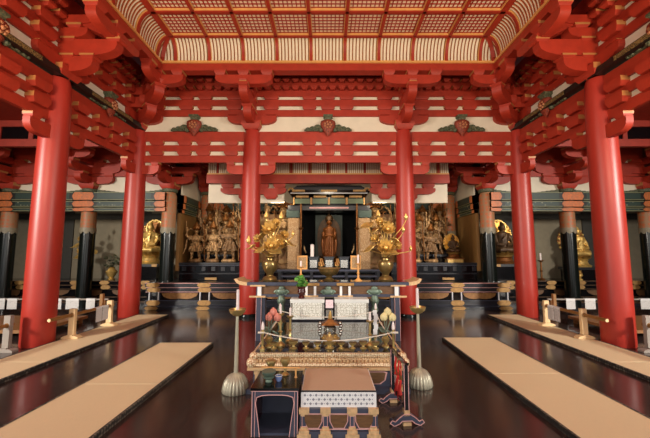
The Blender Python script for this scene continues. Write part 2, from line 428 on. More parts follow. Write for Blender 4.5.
bays=[(-(X1+X2)/2,Y2,0,X2-X1,'across the back of the left bay',None),(0,Y2,0,2*X1,'across the centre bay above the main altar',None),((X1+X2)/2,Y2,0,X2-X1,'across the back of the right bay',None),
      (-X2,(Y1+Y2)/2,PI/2,Y2-Y1,'along the left side, beyond the near pillar','dark plate beam on the left side wall beyond the near pillar'),
      (-X2,Y1-(Y2-Y1)/2,PI/2,Y2-Y1,'along the left side, this side of the near pillar','dark plate beam at the left photo edge before the near pillar'),
      (X2,(Y1+Y2)/2,-PI/2,Y2-Y1,'along the right side, beyond the near pillar','dark plate beam on the right side wall beyond the near pillar'),
      (X2,Y1-(Y2-Y1)/2,-PI/2,Y2-Y1,'along the right side, this side of the near pillar','dark plate beam at the right photo edge before the near pillar')]
for cx,cy,rz,L,w,top in bays:
    lower_stack(cx,cy,rz,L,'lower red three-beam stack '+w,top); upper_stack(cx,cy,rz,L,'upper red beam stack '+w)

# ------------------------------------------------------------------ bracket complexes on the pillars
BG='stepped red bracket sets on the pillar tops'
def bracket(x,y,rz,label,corner=None):
    t=thing('bracket_set',label,'bracket set',(x,y,PT),rz,BG)
    masu(G(),0,0,0,.22,.5,.5,.74).build('bearing_block',REDY,t)
    def along(y0,z0,z1,half,blocks,zb,w=.2,a=None):
        G().prism(arm_poly(-half if a is None else a[0],half if a is None else a[1],z0,z1,a is None or a[0]<-.3,a is None or a[1]>.3),'y',y0-w/2,y0+w/2).build('bracket_arm',RED,t)
        for b in blocks: masu(G(),b,y0,z1-.005,zb,.27,w+.08).build('bracket_block',REDY,t)
    def out(z0,z1,length,w=.2,x0=0):
        G().prism([(-u,v) for u,v in arm_poly(-.1,length,z0,z1,False,True)],'x',x0-w/2,x0+w/2).build('bracket_arm',RED,t)
    lim=None
    along(-.02,.16,.395,.65,[-.52,.52],.41)
    out(.13,.425,.68); out(.445,.76,1.12)
    masu(G(),0,-.58,.39,.465,.27,.27).build('bracket_block',REDY,t)
    masu(G(),0,-.2,.39,.465,.27,.27).build('bracket_block',REDY,t)
    masu(G(),0,-.2,.725,.8,.27,.27).build('bracket_block',REDY,t)
    out(.79,.99,.55,.22); out(1.07,1.24,.7,.24)
    masu(G(),0,-.3,.985,1.075,.28,.28).build('bracket_block',REDY,t)
    # tail rafter sloping down towards the hall, its end carrying the outer arm
    G().bar((0,-.35,1.17),(0,-1.12,.8),.17,.16).build('tail_rafter',RED,t)
    G().bx(-.088,.088,-1.14,-1.125,.725,.845).build('rafter_end_plate',YEL,t)
    masu(G(),0,-IN,.72,.79,.26,.26).build('bracket_block',REDY,t)
    yo=-(IN-.06)
    if corner is None: along(yo,.775,1.0,.68,[-.56,0,.56],1.125,.19)
    else:
        a=(-IN-.1,.6) if corner>0 else (-.6,IN+.1)
        a=(-.6,.75) if corner<0 else (-.75,.6)
        along(yo,.775,1.0,.6,[0,.5*(-corner)],1.125,.19,a)
    for z0,z1 in ((.41,.44),):
        pass
    return t
bracket(-X1,Y2,0,'stepped red bracket set on the pillar behind the left end of the altar table')
bracket(X1,Y2,0,'stepped red bracket set on the pillar behind the right end of the altar table')
bracket(-X2,Y1,PI/2,'large near stepped red bracket set above the left barriers')
bracket(X2,Y1,-PI/2,'large near stepped red bracket set above the right barriers')
def corner_bracket(sx,label):
    t=thing('bracket_set',label,'bracket set',(sx*X2,Y2,PT),0,BG)
    masu(G(),0,0,0,.22,.5,.5,.74).build('bearing_block',REDY,t)
    g=G().prism(arm_poly(-.65,.65,.16,.395),'y',-.12,.08); g.build('bracket_arm',RED,t)
    g=G().prism(arm_poly(-.65,.65,.16,.395),'x',-.1,.1); g.build('bracket_arm',RED,t)
    # diagonal arms stepping out to the ceiling corner
    R=Matrix.Rotation(PI/4 if sx<0 else -PI/4,4,'Z')     # local -y turns towards the hall's inside
    for z0,z1,l,w in ((.14,.395,1.0,.22),(.46,.73,1.5,.22),(.79,.99,.9,.24),(1.07,1.24,.8,.24)):
        G().prism([(-u,v) for u,v in arm_poly(-.1,l,z0,z1,False,True)],'x',-w/2,w/2).xf(R).build('diagonal_arm',RED,t)
    G().bar((0,-.3,1.4),(0,-1.56,.8),.2,.18).xf(R).build('tail_rafter',RED,t)
    for yy,za,zb in ((-.8,.39,.465),(-.3,.39,.465),(-.3,.725,.8),(-.4,.985,1.075),(-1.42,.72,.8)): masu(G(),0,yy,za,zb,.28,.28).xf(R).build('bracket_block',REDY,t)
    c=IN-.06; s=-sx
    a=sorted((s*(c-.12),s*(c+.62)))
    G().prism(arm_poly(a[0],a[1],.775,1.0,s<0,s>0),'y',-c-.095,-c+.095).build('bracket_arm',RED,t)
    masu(G(),s*(c+.48),-c,.995,1.12,.26,.26).build('bracket_block',REDY,t); masu(G(),s*c,-c,.995,1.12,.26,.26).build('bracket_block',REDY,t)
    G().prism(arm_poly(-c-.62,-c+.12,.775,1.0,True,False),'x',s*c-.095,s*c+.095).build('bracket_arm',RED,t)
    masu(G(),s*c,-c-.48,.995,1.12,.26,.26).build('bracket_block',REDY,t)
    # steps on each wall
    for z0,z1,l in ((.46,.73,.62),(.79,.99,.5)):
        G().prism([(-u,v) for u,v in arm_poly(-.1,l,z0,z1,False,True)],'x',s*.42-.09,s*.42+.09).build('bracket_arm',RED,t)
        p=arm_poly(-.1,l,z0,z1,False,True); p=[(s*u,v) for u,v in p]
        G().prism(p,'y',-.5,-.32).build('bracket_arm',RED,t)
corner_bracket(-1,'corner bracket set with diagonal arm at the back left ceiling corner')
corner_bracket(1,'corner bracket set with diagonal arm at the back right ceiling corner')

# frog-leg struts (carved) on the white panels
def spiral(g,c,r0,r1,turns,th,sgn):
    pts=[]
    for i in range(15):
        a=i/14*turns*2*PI; r=r0+(r1-r0)*i/14
        pts.append((c[0]+sgn*r*math.cos(a),c[1],c[2]+r*math.sin(a)))
    g.tube(pts,[th*(1-.6*i/14) for i in range(15)],6)
def strut(x,y,rz,label):
    t=thing('carved_strut',label,'carved strut',(x,y,4.835),rz,'carved struts on the white panels')
    G().lathe([(.02,-.14),(.06,-.09),(.12,-.02),(.185,.09),(.205,.19),(.19,.25),(.13,.285)],(0,-.09,0),16,sy=.55).build('red_boss',REDCARV,t)
    g=G()
    for s in (-1,1):
        for (cx,cz,r) in ((.27,.08,.085),(.41,.055,.06),(.53,.035,.045)): spiral(g,(s*cx,-.07,cz),r,r*.25,1.4,.034,s)
        g.tube([(s*.13,-.06,.16),(s*.26,-.05,.1),(s*.42,-.05,.06),(s*.6,-.05,.02)],[.05,.045,.04,.03],6)
        g.ball((s*.6,-.06,.025),.035,n=6); g.ball((s*.19,-.08,.02),.06,n=6)
    g.bx(-.58,.58,-.07,-.01,-.0,.02)
    g.build('green_scrollwork',GREENP,t)
    g=G(); masu(g,0,-.07,.33,.42,.25,.22,.6); masu(g,0,-.07,.275,.335,.17,.16,.8); g.build('green_block',[GREENP,GREENP],t)
    g=G()
    for k in range(7):
        a=k*2*PI/7; g.ball((.085*math.cos(a),-.185,.13+.075*math.sin(a)),.03,n=6)
    g.ball((0,-.2,.13),.035,n=6); g.build('flower_carving',CARVF,t)
strut(-(X1+X2)/2,Y2-.02,0,'carved green and red strut on the white panel of the back left bay')
strut(0,Y2-.02,0,'carved green and red strut on the white panel of the centre bay')
strut((X1+X2)/2,Y2-.02,0,'carved green and red strut on the white panel of the back right bay')
for s,w in ((-1,'left'),(1,'right')):
    strut(s*(X2-.02),(Y1+Y2)/2,-s*PI/2,'carved strut on the %s side wall, between near and far pillars'%w)
    strut(s*(X2-.02),Y1-(Y2-Y1)/2,-s*PI/2,'carved strut on the %s side wall, cut by the photo edge'%w)

def transom(x0,x1,label):
    t=thing('aisle_transom',label,'transom',((x0+x1)/2,Y2,0),0,'red transoms across the aisles'); h=(x1-x0)/2
    G().bx(-h,h,-.06,.04,4.97,5.14).build('top_beam',RED,t); G().bx(-h,h,-.08,.04,4.42,4.62).build('bottom_beam',RED,t)
    G().bx(-h,h,-.01,.03,4.62,4.97).build('black_board',LAC,t)
    k=-h
    while k<h+.01: G().bx(k-.06,k+.06,-.04,.0,4.62,4.97).build('post',RED,t); k+=h/4
transom(-12.3,-X2-.25,'red transom with black boards across the left aisle'); transom(X2+.25,12.3,'red transom with black boards across the right aisle')
AISLEW = mat('shade_toned_plaster', (128,118,98), .8, var=.12)  # white plaster darkened, so the dimness of the aisles sits in its colour
# ------------------------------------------------------------------ inner sanctuary: row of dark pillars, painted beams, walls
Y3=10.3
def scallop(g,r,zt,zb,n=32,lobes=8):
    vs=[];fs=[]
    for i in range(n):
        a=2*PI*i/n; d=abs(math.sin(a*lobes/2))
        for z in (zt,zb+(.07*(1-d))): vs.append((r*math.cos(a),r*math.sin(a),z))
        vs.append(((r-.012)*math.cos(a),(r-.012)*math.sin(a),zb+.07*(1-d))); vs.append(((r-.012)*math.cos(a),(r-.012)*math.sin(a),zt))
    for i in range(n):
        o=4*i;q=4*((i+1)%n)
        for k in range(4): fs.append((o+k,q+k,q+(k+1)%4,o+(k+1)%4))
    return g.add(vs,fs)
def dark_pillar(x,y,z0,label,top=3.43):
    t=thing('painted_pillar',label,'pillar',(x,y,z0),0,'dark pillars with brocade-painted tops')
    r=.2; h=-z0
    G().lathe([(r,0),(r,2.3+h)],n=28).build('shaft',LACN,t)
    G().lathe([(r+.004,2.24+h),(r+.004,top-.1+h),(r-.03,top+h)],n=28).build('brocade_top',BROC,t)
    scallop(G(),r+.016,2.36+h,2.17+h).build('scalloped_edge',TASS,t)
    return t
PL=[(-9.7,0,'dark pillar with brocade top at the left photo edge'),(-7.28,0,'dark pillar with brocade top right of the near left red pillar'),(-4.85,.75,'dark pillar with brocade top on the dais, left of the left statue group'),
    (4.85,.75,'dark pillar with brocade top on the dais, right of the right statue group'),(7.28,0,'dark pillar with brocade top left of the near right red pillar'),(9.7,0,'dark pillar with brocade top at the right photo edge')]
for x,z0,l in PL: dark_pillar(x,Y3,z0,l)
for s,w in ((-1,'left'),(1,'right')): dark_pillar(s*4.3,12.0,1.055,'brocade-topped pillar in the back corner behind the %s statue group'%w,3.63)
def painted_beam(x0,x1,y,label,rz=0,zs=((3.17,3.40,.11),(2.97,3.14,.09),(2.84,2.94,.06))):
    L=x1-x0; t=thing('painted_beam',label,'beam',((x0+x1)/2,y,0) if not rz else (y,(x0+x1)/2,0),rz,'green and orange painted beams')
    h=L/2
    for (a,b,d) in zs:
        G().bx(-h,h,-d,d,a,b).build('board',DKB,t)
        g=G(); g.bx(-h*.66,h*.66,-d-.006,-d,a+.035,b-.035); g.build('green_panel',GRN,t)
        g=G(); g.bx(-h*.74,h*.74,-d-.007,-d,a,a+.02); g.bx(-h*.74,h*.74,-d-.007,-d,b-.02,b); g.build('edge_line',GRNL,t)
        for s in (-1,1):
            x=sorted((s*h,s*h*.62)); pts=[(s*h,a),(s*h*.78,a),(s*h*.73,(a+b)/2),(s*h*.78,b),(s*h,b)]
            G().prism(pts,'y',-d-.009,d).build('orange_end',ORG,t)
    return t
e=.0
painted_beam(-12.3,-9.7-e,Y3-.2,'painted beam outermost on the left, cut by the photo edge')
painted_beam(-9.7+e,-7.28-e,Y3-.2,'painted beam behind the near left red pillar')
painted_beam(-7.28+e,-4.85-e,Y3-.2,'painted beam behind the far left red pillar')
painted_beam(4.85+e,7.28-e,Y3-.2,'painted beam behind the far right red pillar')
painted_beam(7.28+e,9.7-e,Y3-.2,'painted beam behind the near right red pillar')
painted_beam(9.7+e,12.3,Y3-.2,'painted beam outermost on the right, cut by the photo edge')
painted_beam(Y3+.24,11.9,-4.62,'painted beam running back over the left brown side board',PI/2)
painted_beam(Y3+.24,11.9,4.62,'painted beam running back over the right brown side board',-PI/2)
painted_beam(-4.06,-1.3,12.1,'painted beam over the left statue group',0,((3.1,3.36,.1),))
painted_beam(1.3,4.06,12.1,'painted beam over the right statue group',0,((3.1,3.36,.1),))
# inner walls
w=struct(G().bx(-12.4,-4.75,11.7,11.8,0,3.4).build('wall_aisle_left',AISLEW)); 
for x0,x1 in ((-7.05,-6.1),(-9.6,-8.75)): G().bx(x0,x1,11.66,11.7,.3,3.2).build('dark_door_board',DKPANEL,w)
G().bx(-12.4,-4.75,11.65,11.7,2.75,2.95).build('dark_rail',DKPANEL,w)
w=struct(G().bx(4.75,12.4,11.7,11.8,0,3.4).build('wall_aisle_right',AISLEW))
for x0,x1 in ((6.0,7.05),(8.75,9.6)): G().bx(x0,x1,11.66,11.7,.3,3.2).build('dark_door_board',DKPANEL,w)
G().bx(4.75,12.4,11.65,11.7,2.75,2.95).build('dark_rail',DKPANEL,w)
for s,nm in ((-1,'wall_sanctuary_left'),(1,'wall_sanctuary_right')):
    x=sorted((s*4.6,s*4.7)); w=struct(G().bx(x[0],x[1],Y3+.25,12.2,1.055,2.84).build(nm,BRWALL))
    x=sorted((s*4.6,s*4.64))
    G().bx(x[0],x[1],Y3+.3,12.2,3.42,4.3).build('white_panel',PLA,w)
w=struct(G().bx(-4.7,4.7,12.25,12.35,.0,3.4).build('wall_sanctuary_back',GOLDWALL))
G().bx(-4.7,4.7,12.24,12.36,3.4,4.1).build('white_panel',PLA,w)
G().bx(-4.7,4.7,12.1,12.36,4.1,5.1).build('red_beam',RED,w)
g=G()
for k in range(-16,17): g.bx(k*.25-.1,k*.25+.1,12.2,12.25,3.0,3.08)
g.build('dark_slot_rail',LAC,w)
# red beams over the painted beams in the aisles
def aisle_stack(x0,x1,label):
    t=thing('beam_stack',label,'beam stack',((x0+x1)/2,Y3,0),0,'red beam stacks over the painted beams'); h=(x1-x0)/2
    G().bx(-h,h,.02,.06,3.42,4.9).build('plaster_infill',PLA,t)
    for a,b in ((3.93,4.1),(4.2,4.36),(4.46,5.1)): G().bx(-h,h,-.08,.03,a,b).build('tie_beam',RED,t)
    for a,b in ((4.1,4.2),(4.36,4.46)):
        for o in (-.8,-.4,.4,.8): masu(G(),o*h,-.04,a,b,.34,.18,.75).build('spacer_block',REDY,t)
    g=G()
    for k in range(6):
        for s in (-1,1):
            g.bx(min(s*h*(.15+.12*k),s*h*(.27+.12*k)),max(s*h*(.15+.12*k),s*h*(.27+.12*k)),-.05,.02,3.42,3.44+.018*k)
    g.build('green_scroll_edge',GREENP,t)
for a,b,l in ((-9.7,-7.28,'red beam stack high behind the near left red pillar'),(-7.28,-4.85,'red beam stack high left of the far left red pillar'),(4.85,7.28,'red beam stack high right of the far right red pillar'),(7.28,9.7,'red beam stack high behind the near right red pillar')): aisle_stack(a,b,l)
def small_bracket(x,y,z,label):
    t=thing('bracket_set',label,'bracket set',(x,y,z),0,'small red bracket sets of the inner pillars')
    G().lathe([(.2,0),(.23,.03),(.23,.1),(.2,.12)],n=20).build('green_cap',GREENP,t)
    masu(G(),0,0,.1,.3,.46,.46,.74).build('bearing_block',REDY,t)
    G().prism(arm_poly(-.72,.72,.26,.48),'y',-.12,.08).build('bracket_arm',RED,t)
    G().prism(arm_poly(-.95,.95,.58,.78),'y',-.14,.06).build('bracket_arm',RED,t)
    for z0,z1,l in ((.26,.48,.62),(.56,.76,1.0),(.85,1.05,1.2)):
        G().prism([(-u,v) for u,v in arm_poly(-.1,l,z0,z1,False,True)],'x',-.1,.1).build('bracket_arm',RED,t)
    G().prism(arm_poly(-.6,.6,.85,1.05),'y',-.98,-.8).build('bracket_arm',RED,t)
    for b,yy,za in ((-.6,-.02,.48),(.6,-.02,.48),(0,-.45,.48),(0,-.85,.76),(-.45,-.89,1.05),(.45,-.89,1.05),(0,-.89,1.05)): masu(G(),b,yy,za-.005,za+.1,.28,.26).build('bracket_block',REDY,t)
    return t
sb=small_bracket(-9.7,Y3,3.43,'small red bracket set high at the left photo edge')
for x,y,z,l in ((-7.28,Y3,3.43,'small red bracket set just right of the near left red pillar'),(-4.85,Y3,3.43,'small red bracket set over the dais pillar left of the left statues'),(4.85,Y3,3.43,'small red bracket set over the dais pillar right of the right statues'),
    (7.28,Y3,3.43,'small red bracket set just left of the near right red pillar'),(9.7,Y3,3.43,'small red bracket set high at the right photo edge'),(-4.3,12.0,3.63,'small red bracket set in the back corner over the left statues'),(4.3,12.0,3.63,'small red bracket set in the back corner over the right statues')): dup(sb,(x,y,z),0,l)
# inner ceiling over the shrine, with its slatted cove
ci=struct(G().bx(-3.6,3.6,Y2+.2,10.0,4.42,4.5).build('ceiling_inner',RED))
g=G(); g.bx(-3.6,3.6,10.0,10.05,3.95,4.42); g.build('cove_board',TAN,ci)
g=G(); x=-3.55
while x<3.58:
    if abs((x/.55+.5)%1-.5)>.09: g.bx(x-.018,x+.018,9.97,10.0,3.97,4.42)
    x+=.062
g.build('cove_slats',CREAM,ci)
g=G()
for k in range(-6,7): g.bx(k*.55-.03,k*.55+.03,9.95,10.0,3.95,4.42)
g.bx(-3.6,3.6,9.9,10.05,3.66,3.92); g.build('red_rib',RED,ci)
g=G(); g.bx(-3.6,3.6,9.93,9.99,3.925,3.965); g.build('gold_strip',GOLDP,ci)
g=G(); g.bx(-3.6,-1.32,10.12,10.16,3.1,3.7); g.bx(1.32,3.6,10.12,10.16,3.1,3.7); g.build('white_panel',PLA,ci)
g=G(); 
for s in (-1,1):
    for k in (1.45,1.95,2.45,3.0): masu(g,s*k,10.05,3.5,3.66,.36,.16,.6)
    g.prism(arm_poly(1.25,3.2,3.34,3.52) if s>0 else [(-u,v) for u,v in arm_poly(1.25,3.2,3.34,3.52)],'y',9.98,10.1); masu(g,s*2.4,10.05,3.12,3.36,.5,.2,.6); masu(g,s*1.7,10.05,3.2,3.36,.4,.2,.6)
g.build('red_bracket_row',[RED,YEL],ci)

# ------------------------------------------------------------------ dais
def fan(cx,w,z0,h):
    pts=[]
    for s in (-1,1):
        seq=[(.02,.1),(.18,.02),(.42,.0),(.66,.12),(.9,.45),(1,.95),(.55,1),(.04,.98)]
        seq=[(cx+s*u*w/2,z0+v*h) for u,v in seq]
        pts += seq if s>0 else seq[::-1]
    return pts
def dais(name,x0,x1,yf,yb,caps,label,posts=True):
    t=thing(name,label,'dais',((x0+x1)/2,yf,0)); c=(x0+x1)/2; h=(x1-x0)/2; d=yb-yf
    G().bx(-h,h,-.1,d,0,.1).build('plinth',LACB,t)
    G().bx(-h,h,.06,d,.1,.62).build('body',LAC,t)
    for (a,b,y) in ((.13,.25,.0),(.5,.61,.0),(.64,.75,-.06)): G().bx(-h,h,y,.1 if b<.7 else d,a,b).build('rail',LACB if yb>12 else LAC,t)
    for (z,y) in ((.255,-.002),(.495,-.002),(.615,-.002),(.745,-.064),(.125,-.004),(.095,-.104)):
        G().bx(-h,h,y,y+.02,z-.007,z+.007).build('edge_line',(PINK if z>.3 else SLATE) if yb>12 else BROWNP,t)
    for x in caps:
        for (a,b,y) in ((.49,.615,-.015),(.635,.755,-.075),(.115,.26,-.015),(.005,.105,-.115))[:4 if yb>12 else 2]:
            g=G(); n=10; pp=[]
            w=.17 if yb>12 else .13
            pp=[(x-c-w,a+.03),(x-c-w-.03,(a+b)/2),(x-c-w,b-.03),(x-c-w+.04,b),(x-c+w-.04,b),(x-c+w,b-.03),(x-c+w+.03,(a+b)/2),(x-c+w,a+.03),(x-c+w-.04,a),(x-c-w+.04,a)]
            g.prism(pp,'y',y,y+.03); g.build('gilt_fitting',PLATE,t)
        if yb>12:
          for s in (-1,1): G().bx(x-c+s*.13-.025,x-c+s*.13+.025,.02,.07,.25,.5).build('corner_post',SLATE,t)
          for s in (-1,1): G().bx(x-c+s*.13-.012,x-c+s*.13+.012,.012,.02,.25,.5).build('post_edge',WHITE,t)
    for a,b in zip(caps,caps[1:]):
        G().prism(fan((a+b)/2-c,abs(b-a)*.72,.29,.17),'y',.045,.065).build('gilt_fan_panel',FANM if yb>12 else BROWNP,t)
    return t
dais('altar_dais',-5.2,5.2,9.85,12.2,[-4.97,-3.52,-2.1,-.7,.7,2.2,3.68,5.0],'long black lacquer dais with gilt fan panels along the back of the hall')
dais('side_dais',-12.3,-5.32,10.62,11.6,[-9.9,-9.45,-7.75,-6.85,-5.6],'black side dais with gilt fittings behind the left barriers')
dais('side_dais',5.32,12.3,10.62,11.6,[5.6,6.85,7.75,9.45,9.9],'black side dais with gilt fittings behind the right barriers')
def upper_tier(x0,x1,label,caps):
    t=thing('statue_platform',label,'platform',((x0+x1)/2,10.6,.75)); c=(x0+x1)/2; h=(x1-x0)/2
    G().bx(-h,h,0,1.4,0,.55).build('body',LAC,t)
    G().bx(-h,h,-.03,.02,.49,.555).build('top_rail',LACB,t)
    g=G()
    x=-h+.1
    while x<h-.1:
        g.bx(x,x+.12,-.02,0,.3,.43); x+=.3
    g.build('framed_panel',LACB,t)
    for x in caps: G().bx(x-c-.18,x-c+.18,-.04,0,.03,.1).build('gilt_fitting',PLATE,t)
    G().bx(-h,h,-.05,.0,.2,.24).build('lower_rail',LACB,t); G().bx(-h,h,-.012,.0,.455,.472).build('edge_line',SLATE,t)
    return t
upper_tier(-4.6,-1.95,'black upper platform under the left statue group',[-3.6])
upper_tier(1.95,4.6,'black upper platform under the right statue group',[3.7])
t=thing('statue_platform','black lower platform under the central shrine','platform',(0,10.6,.75)); G().bx(-1.9,1.9,0,1.4,0,.3).build('body',LAC,t); G().bx(-1.9,1.9,-.03,.02,.24,.305).build('top_rail',LACB,t)

# ------------------------------------------------------------------ shrine with standing statue
t=thing('shrine','black central shrine with gilt canopy and open dark niche','shrine',(.03,10.75,1.055))
H=-1.055
G().bx(-.86,.86,0,.9,0,.25).build('base',LACB,t)
for s in (-1,1):
    G().bx(min(s*.84,s*.92),max(s*.84,s*.92),-.02,.95,0,2.95+H).build('side_wall',MATTB,t)
    G().bx(min(s*.93,s*1.3),max(s*.93,s*1.3),-.02,.03,.0,2.7+H).build('brocade_hanging',TANBROC,t)
    G().bx(min(s*.93,s*1.35),max(s*.93,s*1.35),-.03,.03,2.72+H,2.98+H).build('green_pattern_board',GRN,t)
    G().lathe([(.03,0),(.03,2.3)],(s*.88,-.1,0),10).build('slim_post',GOLDD,t)
    G().lathe([(.0,-.05),(.06,0),(.09,.03),(.0,.07)],(s*.88,-.1,2.35+H),10).build('gilt_boss',GOLDD,t)
G().bx(-.84,.84,.92,.95,0,2.95+H).build('black_back',MATTB,t)
G().bx(-.46,.46,.88,.92,0,2.9+H).build('back_panel',mat('grey_green_panel',(66,78,72),.6,var=.3),t)
G().bx(-1.3,1.3,-.05,.95,2.95+H,3.1+H).build('lintel',LACB,t)
G().bx(-.62,.62,-.075,-.05,3.0+H,3.05+H).build('pink_strip',PINK,t)
G().bx(-1.1,1.1,-.12,.9,3.12+H,3.36+H).build('frieze',LAC,t)
for k in range(-1,3):
    x=(k-.5)*.56
    G().bx(x-.24,x+.24,-.135,-.12,3.15+H,3.31+H).build('green_panel',mat('sage_panel',(96,110,84),.5) if k==-1 else bpy.data.materials['sage_panel'],t)
    for s in (-.27,.27): G().bx(x+s-.018,x+s+.018,-.15,-.12,3.12+H,3.34+H).build('gilt_stud',GOLDP,t)
for x in (-.84,-.28,.28,.84): G().bx(x-.2,x+.2,-.16,-.1,3.34+H,3.4+H).build('gilt_fitting',PLATE,t)
pr=[(-1.28,3.5),(-1.2,3.42),(1.2,3.42),(1.28,3.5),(1.2,3.56),(-1.2,3.56)]
G().prism([(u,v+H) for u,v in pr],'y',-.3,.9).build('canopy',LAC,t)
G().bx(-1.2,1.2,-.315,-.3,3.44+H,3.465+H).build('edge_line',WHITE,t)
pr=[(-1.12,3.62),(-1.05,3.57),(1.05,3.57),(1.12,3.62),(1.0,3.7),(-1.0,3.7)]
G().prism([(u,v+H) for u,v in pr],'y',-.25,.8).build('canopy_top',LACB,t)
for x,w2 in ((-.95,.2),(0,.25),(.95,.2)): G().bx(x-w2,x+w2,-.325,-.29,3.5+H,3.56+H).build('gilt_fitting',PLATE,t)
for s in (-1,1): G().ring((s*1.2,-.2,3.56+H),.07,.03,'y',16).build('curled_end',GOLDP,t)

def robe_statue(h):
    g=G()
    g.lathe([(.26,0),(.29,.02),(.27,.2),(.24,.5),(.23,.75),(.25,.95),(.27,1.08),(.24,1.18),(.12,1.24),(.07,1.27),(.07,1.32)],n=20,sy=.7)
    g.ball((0,-.02,1.42),.12,(.9,1,1.15)); g.ball((0,0,1.56),.07)
    for s in (-1,1):
        g.tube([(s*.24,0,1.15),(s*.3,-.02,.95),(s*.27,-.12,.78),(s*.1,-.24,.86)],[.075,.07,.06,.045],8)
        g.tube([(s*.3,-.03,.85),(s*.33,-.05,.55),(s*.3,-.02,.1)],[.06,.07,.03],6)
        g.tube([(s*.11,-.01,1.42),(s*.12,-.01,1.34)],[.025,.03],5)
    g.tube([(0,-.13,1.43),(0,-.16,1.39)],[.015,.025],5)
    for k in range(7):
        a=-.9+k*.3; g.tube([(.26*math.sin(a),-.19*math.cos(a),.9),(.28*math.sin(a),-.205*math.cos(a),.4),(.3*math.sin(a),-.22*math.cos(a),.02)],.022,5)
    return g
rm=remesh(robe_statue(1),.022,'robed_body',KANN)
t=thing('kannon_statue','gilded standing robed statue in the dark niche of the central shrine','statue',(.04,11.3,1.055+.25))
t.name='standing_statue'
G().lathe([(.3,0),(.32,.04),(.26,.1),(.3,.16),(.28,.2)],n=20).build('lotus_pedestal',GOLDD,t)
part(rm,'body',t,(0,0,.18),0,(.7,.74,.8))
g=G(); pr=[]
for k in range(25):
    a=PI*k/24; pr.append((.4*math.cos(a),.75+.75*math.sin(a)**.8))
pr=[(.36,.2)]+pr+[(-.36,.2)]
g.prism(pr,'y',.2,.24); g.tube([(0,.22,1.45),(0,.22,1.75)],[.05,.01],6); g.build('halo_board',KANND,t)
G().lathe([(.13,0),(.12,.12),(.02,.2)],(0,0,1.38),12).build('crown',KANND,t)

# ------------------------------------------------------------------ statues
def petals(g,R,z,n,l,w,lift):
    for k in range(n):
        a=2*PI*k/n; ca,sa=math.cos(a),math.sin(a)
        def P(r,tn,zz): return (r*ca-tn*sa, r*sa+tn*ca, zz)
        vs=[P(R*.4,-w*.3,z),P(R*.4,w*.3,z),P(R,-w*.5,z+lift*.35),P(R,w*.5,z+lift*.35),P(R+l*.3,0,z+lift),P(R*.75,0,z+lift*.1)]
        g.add(vs,[(0,1,3,5),(0,5,2),(5,3,4),(5,4,2),(1,0,2,4,3)])
    return g
def guardian(seed):
    r=random.Random(seed); g=G()
    sp=.16+r.random()*.08
    for s in (-1,1):
        g.tube([(s*.1,0,.72),(s*(sp),-.03-.05*(s==1),.4),(s*(sp+.02),.02,.08)],[.12,.09,.06],8)
        g.ball((s*(sp+.03),-.06,.05),.07,(1,1.6,.7))
    g.lathe([(.3,.42),(.27,.55),(.2,.72),(.17,.82),(.23,1.0),(.25,1.12),(.2,1.22),(.09,1.28),(.08,1.34)],n=16,sy=.72)
    g.ball((0,-.03,1.45),.125,(.9,1,1.15))
    arms=[((.3,-.02,1.05),(.48,-.05,1.25),(.42,-.1,1.55)),((.33,-.05,.98),(.42,-.2,.86),(.2,-.32,.9)),((.34,0,1.0),(.46,.0,.8),(.4,-.08,.62)),((.3,-.1,1.0),(.28,-.28,1.02),(.06,-.34,1.1))]
    for s in (-1,1):
        a=arms[r.randrange(4)]
        g.tube([(s*.2,0,1.15)]+[(s*x,y,z) for x,y,z in a],[.09,.08,.065,.045],8)
        g.ball((s*a[-1][0],a[-1][1],a[-1][2]),.06)
        # flying scarf
        g.tube([(s*.22,.1,1.2),(s*.46,.12,1.0),(s*.5,.08,.6),(s*.62,.05,.3)],[.05,.05,.06,.02],6)
    for k in range(9):
        a=2*PI*k/9; g.tube([(.2*math.cos(a),.15*math.sin(a),.78),(.33*math.cos(a),.25*math.sin(a),.42+.08*(k%2))],[.05,.06],6)
    g.tube([(0,-.15,1.45),(0,-.18,1.41)],[.02,.03],5)
    for s in (-1,1):
        if r.random()<.75:
            h=1.3+.5*r.random(); g.tube([(s*.2,.05,1.12),(s*.45,.05,1.2+.1*r.random()),(s*(.4+.2*r.random()),0,h)],[.08,.06,.045],8)
            g.tube([(s*.5,-.02,h-.25),(s*.5,-.02,h+.3)],.022,6)
        g.ball((s*.25,0,1.17),.11,(1.1,1,.8)); g.tube([(s*.15,.1,1.5),(s*.3,.12,1.62),(s*.42,.1,1.5),(s*.5,.1,1.3)],[.03,.04,.04,.02],6)
    for k in range(10):
        a=2*PI*k/10; g.ball((.22*math.cos(a),.17*math.sin(a),.8),.05); g.ball((.2*math.cos(a),.17*math.sin(a),1.0),.045)
    return g
GB=[remesh(guardian(k),.02,'carved_body',m,.05) for k,m in ((1,STAT),(4,STATB),(9,STAT),(12,STATB))]
